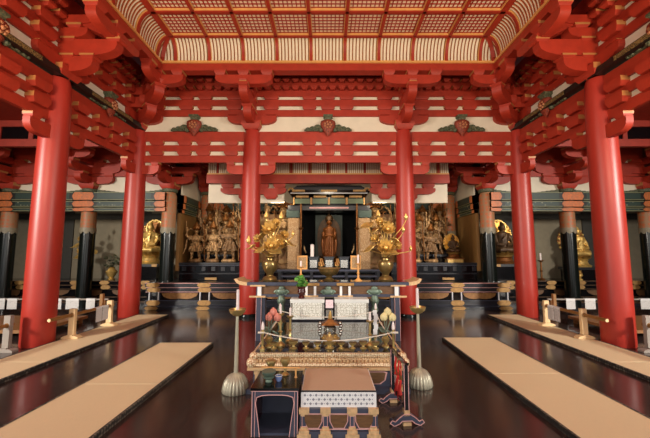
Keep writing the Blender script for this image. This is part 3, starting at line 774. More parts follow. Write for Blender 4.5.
def guard_statue(v,x,y,z,rz,sc,label,group,extras):
    t=thing('guardian_statue',label,'statue',(x,y,z),rz,group)
    g=G(); rr=random.Random(v+int(100*abs(x)))
    for k in range(9):
        a=2*PI*k/9; g.ball((.22*math.cos(a)*sc,.15*math.sin(a)*sc,.07*sc),(.13+.05*rr.random())*sc,(1,1,.75),6)
    part(remesh(g,.04,'rock',STAT if v%2 else STATB),'rock_base',t)
    part(GB[v],'body',t,(0,0,.13*sc),0,(sc,sc,sc))
    g=G(); g.lathe([(.1,0),(.13,.05),(.09,.14),(.03,.24),(.0,.27)],(0,-.02*sc,1.66*sc),8)
    for k in range(5):
        a=PI*k/4; g.ball((.12*sc*math.cos(a),-.06*sc,1.7*sc+.03*math.sin(a)),.035*sc,n=6)
    g.build('crown',GOLDD,t)
    if 'h' in extras:
        g=G(); g.ring((0,.14*sc,1.58*sc),.27*sc,.02,'y',24)
        for k in range(8):
            a=2*PI*k/8; g.tube([(.1*math.cos(a)*sc,.14*sc,(1.58+.1*math.sin(a))*sc),(.27*math.cos(a)*sc,.14*sc,(1.58+.27*math.sin(a))*sc)],.01,5)
            g.ball((.3*math.cos(a)*sc,.14*sc,(1.58+.3*math.sin(a))*sc),.035*sc,n=6)
        g.build('wheel_halo',GOLDD,t)
    if 's' in extras:
        g=G(); g.tube([(.46*sc,-.22*sc,.05),(.4*sc,-.2*sc,1.9*sc)],.016,6); g.lathe([(.0,0),(.05,.06),(0,.2)],(.4*sc,-.2*sc,1.9*sc),6); g.build('staff',GOLDD,t)
    return t
SL='carved guardian statues left of the shrine'; SR='carved guardian statues right of the shrine'
def pedestal(x,y,z,h,label,w=.36):
    t=thing('statue_stand',label,'stand',(x,y,z),0,'dark stands of the statue groups')
    G().bx(-w,w,-.25,.25,0,h-.06).build('box',LAC,t); G().bx(-w-.04,w+.04,-.29,.29,h-.06,h).build('top_board',LACB,t)
P=1.305

def group(sd,front,mid,rear,gname):
    w='left' if sd<0 else 'right'
    for v,x,rz,sc,l,e in front: guard_statue(v,sd*x,10.9,P,-sd*rz,sc,l,gname,e)
    for v,x,rz,sc,dz,l,e,n in mid+rear:
        y=11.33 if dz<.4 else 11.8
        pedestal(sd*x,y,P,dz,'dark stand in the %s statue group, under the %s'%(w,n),.24)
        guard_statue(v,sd*x,y,P+dz,-sd*rz,sc,l,gname,e)
group(-1,[(0,4.22,.25,.62,'front statue nearest the brown side board in the left group','s'),(2,3.68,0,.64,'front statue in the middle of the left group',''),(1,3.15,.2,.66,'front statue by the red pillar in the left group','s')],
  [(3,3.95,0,.66,.25,'second-row statue behind the two leftmost front statues of the left group','','left second-row statue'),(2,3.42,.1,.66,.25,'second-row statue behind the two front statues near the red pillar, left group','s','right second-row statue')],
  [(1,4.15,.15,.72,.55,'rear statue with wheel halo at the brown board end of the left group','h','rear statue by the brown board'),(0,3.55,0,.7,.55,'rear statue with wheel halo in the middle of the left group','hs','middle rear statue'),(2,2.8,-.1,.7,.55,'rear statue with wheel halo at the shrine end of the left group','h','rear statue by the shrine')],SL)
group(1,[(1,2.75,.2,.66,'front statue by the red pillar in the right group','s'),(3,3.3,0,.6,'front statue just left of the small gold-haloed buddha','')],
  [(0,3.05,.1,.66,.25,'second-row statue behind the two front statues of the right group','','left second-row statue'),(2,3.62,0,.66,.25,'second-row statue behind the small gold-haloed buddha in the right group','s','right second-row statue')],
  [(2,2.7,.1,.72,.55,'rear statue with wheel halo at the shrine end of the right group','h','rear statue by the shrine'),(1,3.3,0,.7,.55,'rear statue with wheel halo in the middle of the right group','hs','middle rear statue'),(3,3.9,-.15,.72,.55,'rear statue with wheel halo at the brown board end of the right group','h','rear statue by the brown board')],SR)
# the two attendants flanking the shrine, behind the gold lotus sprays
for s,w,v in ((-1,'left',0),(1,'right',2)):
    t=guard_statue(v,s*1.52+.03,11.3,1.055,0,1.22,'tall gilt guardian with wheel halo behind the %s gold lotus spray'%w,'guardians flanking the shrine','hs')
# seated figures
def seated():
    g=G()
    g.lathe([(.36,.0),(.4,.06),(.36,.16),(.24,.24)],n=18,sy=.75)
    for s in (-1,1):
        g.tube([(s*.12,.02,.2),(s*.36,-.08,.12),(s*.2,-.28,.1),(-s*.1,-.28,.12)],[.13,.12,.1,.07],8)
        g.tube([(s*.2,0,.68),(s*.3,-.03,.48),(s*.26,-.17,.3),(s*.05,-.26,.27)],[.085,.08,.065,.045],8)
        g.tube([(s*.105,0,.93),(s*.11,0,.82)],[.03,.03],5)
    g.lathe([(.26,.15),(.21,.3),(.2,.45),(.24,.62),(.21,.72),(.08,.77),(.07,.82)],n=16,sy=.72)
    g.ball((0,-.02,.91),.12,(.92,1,1.15)); g.ball((0,0,1.05),.065)
    for k in range(5):
        a=-.8+k*.4; g.tube([(.1,-.17,.68-.0*k),(.0+.1*math.sin(a),-.2,.5),(-.15+.08*k,-.2,.24)],.016,5)
    return g
SM=remesh(seated(),.022,'seated_body',GOLD); SMD=SM.copy(); SMD.materials.clear(); SMD.materials.append(KANND)
def buddha(x,y,z,sc,label,dark=False,halo=GOLDD,ped=.45):
    t=thing('seated_buddha',label,'statue',(x,y,z),0,'seated gilt buddhas')
    g=G(); g.lathe([(.42,0),(.44,.05),(.34,.1),(.3,.2),(.34,.26)],n=16,sy=.8); g.build('pedestal',GOLD if not dark else GOLDD,t)
    g=G(); petals(g,.36,.26,12,.2,.2,.16); petals(g,.3,.28,12,.2,.2,.16); g.lathe([(.3,.24),(.36,.4)],n=14,sy=.8); g.build('lotus_seat',GOLD,t)
    part(SMD if dark else SM,'body',t,(0,0,.38))
    g=G(); pr=[(.52*math.cos(a)*(1 if math.sin(a)>0 else .9),.95+.62*math.sin(a)) for a in [2*PI*k/28 for k in range(28)]]
    g.prism(pr,'y',.3,.34); g.build('halo_board',halo,t)
    g=G(); g.ring((0,.28,1.28),.3,.025,'y',24); 
    for k in range(15):
        a=-.4+(PI+.8)*k/14; g.ball((.48*math.cos(a),.29,.95+.58*math.sin(a)),.05,n=6)
    g.build('halo_ring',GOLD,t)
    t.scale=(sc,sc,sc); return t
HALO=mat('bright_gold_halo',(236,168,66),.4,.35,var=.2)
def stand(x,y,z,h,w,label):
    t=thing('statue_stand',label,'stand',(x,y,z),0,'black stands under the aisle statues')
    G().bx(-w,w,-.3,.3,0,h-.08).build('box',LAC,t); G().bx(-w-.05,w+.05,-.35,.35,h-.08,h).build('top_board',LACB,t)
    for s in (-1,1): G().bx(s*(w-.05)-.08,s*(w-.05)+.08,-.365,-.35,h-.08,h).build('gilt_fitting',PLATE,t)
stand(-5.82,11.15,.75,.5,.4,'black stand under the gold buddha left of the dais pillar'); buddha(-5.82,11.15,1.25,.92,'gold seated buddha just right of the far left red pillar')
stand(5.7,11.15,.75,.5,.4,'black stand under the dark-bodied buddha beside the far right red pillar'); buddha(5.7,11.15,1.25,.92,'dark seated buddha with gold halo just left of the far right red pillar',True,HALO)
stand(8.15,11.15,.75,.4,.4,'black stand under the gold buddha beside the near right red pillar'); buddha(8.15,11.15,1.15,.88,'gold seated buddha just left of the near right red pillar')
t=thing('buddha_plinth','small gilt plinth under the seated buddha in the right statue group','stand',(3.98,10.78,P)); G().bx(-.24,.24,-.1,.16,0,.1).build('block',GOLD,t); G().bx(-.27,.27,-.13,.19,.1,.13).build('top_board',GOLDD,t)
b=buddha(3.98,10.85,P+.13,.5,'small dark seated buddha before a glowing gold halo in the right group',True,HALO)

# ------------------------------------------------------------------ gold lotus sprays and vases
def lotus_flower(g,c,r,tilt=0,az=0):
    q=G(); petals(q,r*.55,0,9,r,r*.55,r*.5); petals(q,r*.4,.02,8,r*.7,r*.45,r*.75); q.ball((0,0,r*.2),r*.22,n=8)
    M=Matrix.Translation(c)@Matrix.Rotation(az,4,'Z')@Matrix.Rotation(tilt,4,'X'); q.xf(M); g.add(q.v,q.f)
def leaf(g,c,r,tilt,az):
    q=G(); n=14; vs=[(0,0,0),(0,0,-.012)]; 
    for i in range(n):
        a=2*PI*i/n; vs.append((r*math.cos(a),r*math.sin(a),r*.25+.12*r*math.sin(3*a)))
    for i in range(n): vs.append((vs[2+i][0],vs[2+i][1],vs[2+i][2]-.012))
    fs=[(0,2+i,2+(i+1)%n) for i in range(n)]+[(1,2+n+(i+1)%n,2+n+i) for i in range(n)]+[(2+i,2+n+i,2+n+(i+1)%n,2+(i+1)%n) for i in range(n)]
    q.add(vs,fs); M=Matrix.Translation(c)@Matrix.Rotation(az,4,'Z')@Matrix.Rotation(tilt,4,'X'); q.xf(M); g.add(q.v,q.f)
def spray(x,y,z,sc,label,seed,items,group='gold lotus sprays'):
    t=thing('lotus_spray',label,'flower ornament',(x,y,z),0,group)
    for kind,dx,dy,dz,r in items:
        g=G(); g.tube([(0,0,-.05),(dx*.25,dy*.3,dz*.45),(dx*.8,dy,dz*.8),(dx,dy,dz)],[.012,.011,.01,.009],6); s=g.build('stem',GOLD,t)
        g=G(); az=math.atan2(dx,-dy if abs(dy)>.001 else .3)
        if kind=='f': lotus_flower(g,(dx,dy,dz),r,1.05,az*.35); g.build('flower',GOLD,s)
        elif kind=='l': leaf(g,(dx,dy,dz),r,.5,az); g.build('leaf',GOLD,s)
        else: g.lathe([(.01,0),(r*.5,r*.5),(r*.45,r),(.005,r*1.8)],(dx,dy,dz),8); g.build('bud',GOLD,s)
    t.scale=(sc,)*3; return t
# ------------------------------------------------------------------ black front table with vases
TZ=1.06
t=thing('altar_table','long black and slate altar table with gilt fittings and curled ends','table',(0,6.65,0))
G().bx(-1.5,1.5,-.27,.27,1.0,TZ).build('tabletop',SLATE,t)
G().bx(-1.48,1.48,-.25,.25,TZ-.002,TZ+.004).build('top_surface',LAC,t)
for s in (-1,1):
    pr=[(s*1.5,1.0),(s*1.62,1.01),(s*1.7,1.05),(s*1.745,1.12),(s*1.7,1.13),(s*1.64,1.085),(s*1.5,TZ)]
    G().prism(pr,'y',-.27,.27).build('curled_end',PEACH,t)
    for y in (-.2,.2):
        G().bx(s*1.28-.05,s*1.28+.05,y-.05,y+.05,0,1.0).build('leg',SLATE,t)
        if y<0:
            for q in (-.05,.045): G().bx(s*1.28+q,s*1.28+q+.006,y-.053,y-.05,0,.8).build('leg_edge',PINK,t)
    G().bx(s*1.3-.14,s*1.3+.14,-.285,-.24,.985,1.012).build('gilt_fitting',PEACH,t)
    G().bx(s*1.3-.15,s*1.3+.15,-.285,-.24,.785,.815).build('gilt_fitting',PEACH,t)
    G().bx(s*1.27-.035,s*1.27+.035,-.262,-.24,.815,.985).build('white_strut',WHITE,t)
    for x in (.3,.46): G().bx(s*(x-.06)-.022,s*(x-.06)+.022,-.262,-.24,.815,.985).build('white_strut',WHITE,t)
    G().bx(s*.32-.16,s*.32+.16,-.29,-.24,1.0,1.05).build('gilt_fitting',PLATE,t); G().bx(s*.32-.14,s*.32+.14,-.285,-.24,.785,.82).build('gilt_fitting',PEACH,t)
G().bx(-1.3,1.3,-.25,-.2,.79,.84).build('front_rail',SLATE,t)
G().bx(-1.3,1.3,-.22,-.2,.84,1.0).build('carved_panel',BROWNP,t)
for x in (-.86,0,.86):
    g=G(); g.ball((x,-.25,.95),.05,(1.2,.5,.8)); g.ball((x,-.25,.89),.085,(1.2,.4,.7))
    for s in (-1,1): spiral(g,(x+s*.08,-.25,.87),.05,.02,1.2,.018,s)
    g.build('carved_boss',TEAL,t)
    if x: G().lathe([(.03,.5),(.07,.55),(.05,.65),(.085,.72),(.05,.82)],(x,-.26,0),10).build('hanging_bronze',TEAL,t)
def vase(x,label):
    t=thing('bronze_vase',label,'vase',(x,6.68,TZ+.004),0,'bronze vases on the altar table')
    G().lathe([(.13,0),(.14,.03),(.12,.07),(.06,.1),(.07,.14),(.13,.22),(.16,.31),(.14,.37),(.075,.4),(.07,.43),(.1,.46),(.09,.46)],n=22).build('body',BRONZE,t)
    g=G(); g.ring((0,0,.37),.12,.012,'z'); g.ring((0,0,.1),.05,.014,'z'); g.build('moulding',BRASS,t)
vase(-1.13,'bronze vase at the left end of the altar table'); vase(1.12,'bronze vase at the right end of the altar table')
it=[('f',.05,-.16,.2,.2),('f',0,-.12,.52,.19),('l',.36,-.05,.25,.16),('l',-.36,-.08,.18,.11),('b',-.42,-.02,.26,.09),('l',.15,0,.36,.14),('l',-.16,.03,.4,.14),('b',.2,.03,.72,.1),('f',.26,.02,.42,.12),('b',-.1,.05,.75,.09),('l',.1,-.14,.1,.14),('l',-.16,-.14,.12,.14),('b',.44,.0,.4,.07),('f',-.22,-.05,.34,.12),('f',.2,-.08,.24,.12),('l',0,.06,.62,.14),('f',.1,.0,.66,.11)]
spray(-1.13,6.68,TZ+.46,1,'gold lotus spray standing in the left bronze vase',1,it)
it2=[('f',-.02,-.16,.16,.22),('f',.03,-.12,.52,.18),('l',-.3,-.06,.14,.17),('l',-.34,.0,.6,.15),('b',.36,0,.48,.07),('b',.42,0,.72,.08),('l',.2,.05,.3,.13),('l',-.16,.06,.36,.14),('b',-.12,.05,.78,.09),('l',.1,-.14,.08,.13),('b',.5,0,.12,.06),('f',.22,.02,.2,.12),('f',-.2,-.05,.34,.12),('l',0,.06,.62,.14),('f',-.1,.0,.68,.11),('l',-.2,-.05,.5,.13)]
spray(1.12,6.68,TZ+.46,1,'gold lotus spray standing in the right bronze vase',2,it2)
t=thing('incense_burner','wide bronze incense bowl at the middle of the altar table','incense burner',(.02,6.66,TZ+.004))
G().lathe([(.09,0),(.1,.03),(.05,.06),(.06,.09),(.15,.13),(.2,.2),(.21,.25),(.18,.25),(.15,.2)],n=24).build('bowl',BRONZE,t)
G().lathe([(.21,.235),(.225,.245),(.215,.255)],n=24).build('rim',BRASS,t)
def candlestick(name,x,y,z,h,label,group,m=BRASS,r=.05,candle=.1):
    t=thing(name,label,'candlestick',(x,y,z),0,group)
    G().lathe([(r*1.2,0),(r*1.25,.015),(r*.7,.04),(r*.35,.06),(r*.3,h*.4),(r*.6,h*.44),(r*.3,h*.48),(r*.26,h*.9),(r*.9,h*.96),(r,h),(r*.2,h)],n=14).build('stem',m,t)
    G().lathe([(r*.3,h),(r*.3,h+candle),(.002,h+candle+.01)],n=10).build('candle',WAX,t)
    return t
g_='slim candlesticks on the altar table'
candlestick('candlestick',-.52,6.6,TZ+.004,.28,'slim gilt candlestick left of the incense bowl on the altar table',g_,GOLDP,.06,.1)
candlestick('candlestick',.58,6.6,TZ+.004,.34,'slim gilt candlestick right of the incense bowl on the altar table',g_,GOLDP,.06,.16)
# ------------------------------------------------------------------ offering table before the shrine
t=thing('offering_table','low black offering table before the central shrine','table',(.03,9.55,.0))
t.location=(.03,10.0,.755)
G().bx(-1.5,1.5,-.12,.3,.32,.37).build('tabletop',SLATE,t); G().bx(-1.45,1.45,-.1,.3,.15,.2).build('shelf_board',SLATE,t)
for s in (-1,1):
    for y in (-.08,.26): G().bx(s*1.42-.04,s*1.42+.04,y-.04,y+.04,0,.32).build('leg',LACB,t)
    G().bx(s*.5-.04,s*.5+.04,-.12,-.06,0,.32).build('leg',LACB,t)
OT=.755+.37
def lantern(x,label):
    t=thing('small_shrine_box',label,'box',(x,10.02,OT),0,'small dark boxes before the shrine')
    G().bx(-.13,.13,-.06,.06,0,.34).build('case',LAC,t); G().bx(-.1,.1,-.07,-.06,.05,.27).build('silver_face',SILVM,t)
    G().bx(-.16,.16,-.09,.09,.34,.37).build('cap',LACB,t)
lantern(-.42,'small dark box with silver face left of the statue feet'); lantern(.03,'small dark box with silver face directly below the statue feet'); lantern(.47,'small dark box with silver face right of the statue feet')
for s,w in ((-1,'left'),(1,'right')):
    t=thing('framed_plaque','framed tan plaque standing at the %s foot of the shrine niche'%w,'plaque',(.03+s*.78,10.02,OT),0,'framed plaques before the shrine')
    G().bx(-.15,.15,-.02,.02,0,.4).build('frame',GOLDP,t); G().bx(-.11,.11,-.03,-.02,.05,.35).build('panel',TANBROC,t)
t=thing('offering_candle','thick pale candle standing left before the dark niche','candle',(-.47,10.2,OT))
G().lathe([(.1,0),(.1,.04),(.05,.06)],n=12).build('holder',BRASS,t); G().lathe([(.055,.06),(.055,.72),(.01,.74)],n=12).build('wax',WAX,t)
for i,(x,w) in enumerate(((-.2,'left'),(.28,'right'))):
    t=thing('offering_cone','small pile of golden offerings just %s of the centre box before the shrine'%w,'offering',(x,10.12,OT),0,'golden offerings before the shrine')
    g=G(); rr=random.Random(i)
    for k in range(4):
        for j in range(5-k): 
            a=2*PI*j/(5-k); g.ball((.07*(1-k*.25)*math.cos(a),.06*(1-k*.25)*math.sin(a),.12+.055*k),.036,n=6)
    g.build('offerings',GOLDP,t); G().lathe([(.06,0),(.03,.04),(.1,.09),(.1,.1)],n=12).build('dish',BRASS,t)

# ------------------------------------------------------------------ silver chests behind the main altar
t=thing('low_bench','dark low bench carrying the silver chests behind the altar','bench',(0.02,6.0,0))
G().bx(-.75,.75,.0,.36,.4,.46).build('bench_top',LACB,t)
for x in (-.7,-.28,.28,.38,.7): G().bx(x-.03,x+.03,.02,.08,0,.4).build('leg',WHITE if abs(x)<.5 else LACB,t)
for x in (-.7,.7): G().bx(x-.03,x+.03,.28,.34,0,.4).build('leg',LACB,t)
for x0,x1,w in ((-.65,-.07,'left'),(.12,.7,'right')):
    t=thing('brocade_chest','silver brocade covered chest on the %s, behind the altar'%w,'chest',((x0+x1)/2,6.17,.46),0,'silver brocade chests'); h=(x1-x0)/2
    G().bx(-h,h,-.15,.15,0,.28).build('body',SILVER,t)
    G().bx(-h-.008,h+.008,-.158,.158,.28,.34).build('lid',SILV,t); G().bx(-h-.004,h+.004,-.154,-.15,.0,.035).build('hem_band',SILV,t)
    for s in (-1,1): G().bx(s*(h-.02)-.012,s*(h-.02)+.012,-.16,-.15,.0,.28).build('corner_band',SILVM,t)
t=thing('tablet_stand','black upright stand with pink printed card between the silver chests','stand',(.025,5.98+.1,.46))
G().bx(-.085,.085,-.05,.05,0,.36).build('frame',LAC,t); G().bx(-.065,.065,-.056,-.05,.19,.33).build('pink_card',PINKP,t)
G().bx(-.06,.06,-.056,-.05,.02,.16).build('silver_plate',SILVM,t)
t=thing('flower_vase','maroon lacquer vase with green sprigs on the left silver chest','vase',(-.47,6.13,.8))
G().lathe([(.055,0),(.06,.02),(.04,.05),(.075,.11),(.06,.17),(.085,.21),(.07,.21)],n=16).build('pot',MAROON,t)
g=G(); rr=random.Random(3)
for k in range(34):
    a=rr.random()*2*PI; q=.02+.09*rr.random(); z=.22+.17*rr.random(); c=(q*math.cos(a),q*.7*math.sin(a),z)
    leaf(g,c,.024+.014*rr.random(),rr.random()*1.2,rr.random()*6)
    g.tube([(0,0,.18),(c[0]*.6,c[1]*.6,z*.8),c],.004,4)
g.build('green_sprigs',GREENL,t)

# ------------------------------------------------------------------ main square altar
AZ=.44; AY0,AY1=4.12,5.86; AC=(AY0+AY1)/2; AH=.87
t=thing('main_altar','square ritual altar with carved gold frieze and polished black top','altar',(0,AC,0))
def sq(g,prof,h):  # square lathe
    vs=[];fs=[]
    for o,z in prof: vs += [(sx*(h+o),sy*(h+o),z) for sx,sy in ((-1,-1),(1,-1),(1,1),(-1,1))]
    n=len(prof)
    for j in range(n-1):
        for i in range(4): fs.append((4*j+i,4*j+(i+1)%4,4*j+4+(i+1)%4,4*j+4+i))
    fs += [(3,2,1,0),tuple(4*(n-1)+i for i in range(4))]
    return g.add(vs,fs)
sq(G(),[(.0,0),(.07,0),(.07,.05),(0,.065)],AH).build('base_board',SLATE,t)
sq(G(),[(-.0,.06),(-.0,.25)],AH).build('dado',SLATE,t)
sq(G(),[(-.02,.24),(.06,.255),(.06,.285),(0,.29)],AH).build('lower_moulding',PEACH,t)
sq(G(),[(.02,.288),(.045,.3),(.03,.33),(-.03,.355),(-.035,.365),(-.01,.38),(.0,.41),(.02,.415),(.02,.432),(0,.435)],AH).build('carved_frieze',LATB,t)
sq(G(),[(-.01,.43),(-.01,AZ)],AH).build('polished_top',POLISH,t)
for z,r,n in ((.343,.026,40),(.395,.017,56)):
    g=G()
    for k in range(n):
        x=(k-(n-1)/2)*(2*AH-.04)/n
        for q in (-1,1):
            o=AH+.012 if z<.36 else AH-.008
            g.ball((x,q*o,z),r,(.7,.7,1),6); g.ball((q*o,x,z),r,(.7,.7,1),6)
    g.build('petal_band',PEACH if z<.36 else LATB,t)
for s in (-1,1):
    for q in (-1,1):
        g=G(); g.lathe([(.05,0),(.07,.03),(.05,.07),(.05,.2),(.08,.24),(.08,.26)],(s*(AH-.06),q*(AH-.06),0),8); g.build('corner_post',PEACH,t)
        g=G(); g.ball((s*(AH+.02),q*(AH+.02),.33),.06,(1,1,1.1),8); g.ball((s*(AH-.0),q*(AH-.0),.4),.05,n=8); g.build('carved_corner',LATB,t)
for k in (-1,0,1):
    x=k*.5
    for sg,ax in ((-1,'y'),):
        pp=[(x-.19,.22),(x-.16,.23),(x+.16,.23),(x+.19,.22),(x+.17,.13),(x+.11,.085),(x-.11,.085),(x-.17,.13)]
        G().prism(pp,'y',-AH-.006,-AH+.02).build('panel_border',PINK,t)
        pp=[((u-x)*.9+x,(v-.155)*.85+.155) for u,v in pp]
        G().prism(pp,'y',-AH-.012,-AH+.01).build('brown_panel',BROWNP,t)
for x in (-.82,-.25,.25,.82):
    g=G(); g.bx(x-.04,x+.04,-AH-.02,-AH+.05,.2,.245); g.bx(x-.03,x+.03,-AH-.01,-AH+.05,.08,.2); g.bx(x-.06,x+.06,-AH-.075,-AH+.05,.03,.08); g.build('gilt_capital',PEACH,t)
posts=[(-.79,-.76),(.79,-.76),(.79,.76),(-.79,.76)]
PT_='altar corner posts'
names=['front left','front right','rear right','rear left']
for (x,y),n in zip(posts,names):
    t=thing('corner_post','white-tipped brass post at the %s corner of the main altar'%n,'post',(x,AC+y,AZ),0,'brass posts holding the cord at the altar corners')
    G().lathe([(.035,0),(.035,.02),(.014,.04),(.014,.17),(.022,.19),(.014,.21),(.016,.24)],n=12).build('shaft',BRASS,t)
    G().lathe([(.018,.24),(.02,.27),(.013,.31),(.002,.335)],n=12).build('tip',WAX,t)
g=G(); cz=AZ+.205
for (a,b) in (((-.79,-.76),(.79,-.76)),((.79,-.76),(.79,.76)),((.79,.76),(-.79,.76)),((-.79,.76),(-.79,-.76))):
    pts=[]
    for i in range(17):
        u=i/16; pts.append((a[0]+(b[0]-a[0])*u,AC+a[1]+(b[1]-a[1])*u,cz-.1*(1-(2*u-1)**2)))
    g.tube(pts,.0065,6)
for x,y in posts: g.ring((x,AC+y,cz),.02,.008,'z',12)
for s in (-1,1): g.tube([(s*.79,AC-.78,cz),(s*.84,AC-.8,cz+.005)],.012,6)
tag(g.build('slung_rope',CORD),'pale cord slung between the four corner posts of the main altar','cord')
# brass vessels along the front edge
def cup(x,y,h,r,label):
    t=thing('brass_cup',label,'cup',(x,y,AZ),0,'brass vessels in a row on the front edge of the main altar')
    G().lathe([(r*.8,0),(r*.85,.008),(r*.3,.025),(r*.25,h*.4),(r*.55,h*.5),(r*.95,h*.75),(r,h),(r*.85,h),(r*.7,h*.75)],n=16).build('bowl',BRASS,t)
    G().lathe([(r*1.05,h*.97),(r*1.08,h*.985),(r*1.02,h)],n=16).build('rim',BRONZE,t)
cw=[(-.66,.075,.042,'first from the left'),(-.42,.1,.055,'second from the left, the widest left of the centre burner'),(-.27,.085,.045,'third from the left'),(-.13,.08,.045,'just left of the centre burner'),(.16,.08,.045,'just right of the centre burner'),(.3,.08,.045,'third from the right end'),(.43,.09,.05,'second from the right end'),(.58,.085,.05,'at the right end of the row')]
for x,h,r,l in cw: cup(x,AY0+.16,h,r,'altar-edge brass cup, '+l)
t=thing('centre_burner','lidded brass burner at the middle of the altar front edge','incense burner',(.02,AY0+.17,AZ))
G().lathe([(.05,0),(.055,.01),(.03,.03),(.06,.07),(.075,.11),(.06,.125),(.05,.125)],n=18).build('bowl',BRASS,t); G().lathe([(.062,.125),(.05,.15),(.02,.165),(.012,.19),(.001,.2)],n=14).build('lid',BRASS,t)
for x,y,h,l in ((-.6,4.4,.4,'tall brass candlestick on the altar beside the pink lotus buds'),(-.5,4.62,.33,'tall brass candlestick on the altar before the left silver chest'),(.53,4.4,.31,'tall brass candlestick on the altar before the right silver chest')):
    candlestick('altar_candlestick',x,y,AZ,h,l,'tall brass candlesticks on the main altar',BRASS,.05,.1)
def lotus(x,y,m,label,bend):
    t=thing('lotus_stand',label,'flower ornament',(x,y,AZ),0,'painted lotus ornaments on the main altar')
    G().lathe([(.05,0),(.05,.01),(.02,.03),(.045,.07),(.05,.1),(.03,.12),(.035,.13)],n=14).build('vase',BRASS,t)
    tops=[(bend,0,.42),(bend-.05,-.02,.36),(bend+.055,-.02,.355)]
    for c in tops:
        s=G().tube([(0,0,.1),(c[0]*.4,c[1],.25),c],.006,5).build('stem',TEAL,t)
        g=G(); g.lathe([(.005,-.045),(.032,-.025),(.043,.005),(.032,.035),(.004,.06)],c,10)
        for k in range(5):
            a=2*PI*k/5; g.ball((c[0]+.022*math.cos(a),c[1]+.022*math.sin(a),c[2]),.027,(1,1,1.5),6)
        g.build('bud',m,s)
    g=G(); leaf(g,(bend*.4-.06,0,.2),.05,.6,1); leaf(g,(bend*.4+.06,0,.16),.05,.6,2); g.build('leaf',TEAL,t)
lotus(-.74,4.38,LOTR,'pink lotus bud ornament at the left front of the main altar',.05)
lotus(.72,4.38,LOTY,'cream lotus bud ornament at the right front of the main altar',.03)
t=thing('white_streamer','folded white paper streamer hanging on a stick at the altar right','streamer',(.61,4.55,AZ))
G().lathe([(.045,0),(.04,.015),(.012,.03),(.012,.06)],n=12).build('foot',BRASS,t)
G().tube([(0,0,.05),(0,0,.42)],.007,6).build('stick',POLEW,t)
g=G(); z=.42
for k in range(5): g.bx(-.025+.012*(k%2),.028+.012*(k%2),-.012-.004*k,-.006-.004*k,z-.07,z); z-=.06
g.build('paper',WHITE,t)
# reliquary pagoda in the middle
t=thing('reliquary_pagoda','small silver and gold reliquary pagoda at the centre of the main altar','pagoda',(.03,4.75,AZ))
G().lathe([(.12,0),(.13,.015),(.1,.04),(.11,.06)],n=8).build('base',GOLD,t)
G().lathe([(.075,.05),(.085,.08),(.085,.16),(.05,.19)],n=20).build('body',SILVM,t)
g=G(); g.lathe([(.17,.2),(.15,.21),(.06,.25),(.04,.27)],n=4,M=Matrix.Rotation(PI/4,4,'Z')); g.build('roof',GOLDD,t)
G().lathe([(.012,.25),(.012,.36),(.001,.38)],n=8).build('spire',GOLD,t)
g=G()
for k in range(5): g.ring((0,0,.28+.016*k),.026-.003*k,.006,'z',14)
g.build('spire_rings',GOLD,t)
for s in (-1,1):
    g=G()
    for k in range(5): g.ball((s*(.135+.01*(k%2)),-.02,.07+.035*k),.026,n=6)
    g.tube([(s*.13,-.02,0),(s*.14,-.02,.2)],.008,5); g.build('silver_jewels',SILVM,t)

# ------------------------------------------------------------------ side table, seat, gong stand
t=thing('side_table','black slate-edged side table with arched open front, left of the priest seat','table',(-.47,3.15,0))
W,D,H=.205,.44,.41
G().bx(-W-.01,W+.01,-.012,D,H-.022,H).build('tabletop',LAC,t)
arch=[(-W,0),(-W,H-.022),(W,H-.022),(W,0),(W-.075,0),(W-.06,.12),(W-.035,.28),(W-.045,.33),(W-.09,.345),(.06,.35),(-.06,.35),(-W+.09,.345),(-W+.045,.33),(-W+.035,.28),(-W+.06,.12),(-W+.075,0)]
def off(p,k): return [(u*k,v) for u,v in p]
G().prism(arch,'y',0,.02).build('front_frame',SLATE,t)
g=G(); ip=arch[4:]
for a,b in zip(ip,ip[1:]): g.bar((a[0],-.003,a[1]),(b[0],-.003,b[1]),.006,.006)
for s in (-1,1):
    g.bar((s*(W-.004),-.003,0),(s*(W-.004),-.003,H-.03),.006,.006); g.bar((s*(W-.03),-.003,0),(s*(W-.03),-.003,H-.03),.004,.004)
g.bar((-W,-.003,H-.028),(W,-.003,H-.028),.006,.006); g.build('pink_edge_line',PINK,t)
for s in (-1,1): G().bx(min(s*W,s*(W-.02)),max(s*W,s*(W-.02)),.02,D-.01,0,H-.022).build('side_panel',MAROON,t)
G().bx(-W,W,.02,D-.01,0,.02).build('bottom_board',SLATE,t)
G().bx(-W+.02,W-.02,D-.03,D-.01,.02,H-.022).build('back_panel',SLATE,t)
def tcup(x,y,z,h,r,m,label,group,stk=False):
    t=thing('goblet',label,'cup',(x,y,z),0,group)
    G().lathe([(r*.75,0),(r*.8,.008),(r*.25,.03),(r*.22,h*.5),(r*.6,h*.58),(r,h*.85),(r*.95,h),(r*.8,h)],n=16).build('bowl',m,t)
    G().lathe([(r*.3,h*.5),(r*.42,h*.53),(r*.3,h*.56)],n=12).build('knop',BRONZE,t)
tcup(-.565,3.5,.41,.13,.05,BRASS,'left brass goblet at the back of the side table','brass goblets on the side table')
tcup(-.42,3.47,.41,.16,.05,BRASS,'right taller brass goblet at the back of the side table','brass goblets on the side table')
t=thing('green_bowl','stacked verdigris bowl on the side table','bowl',(-.55,3.29,.41))
G().lathe([(.03,0),(.035,.01),(.025,.025),(.05,.04),(.055,.055),(.03,.06)],n=16).build('foot_bowl',TEAL,t); G().lathe([(.035,.058),(.062,.08),(.066,.1),(.05,.1)],n=16).build('upper_bowl',TEAL,t)
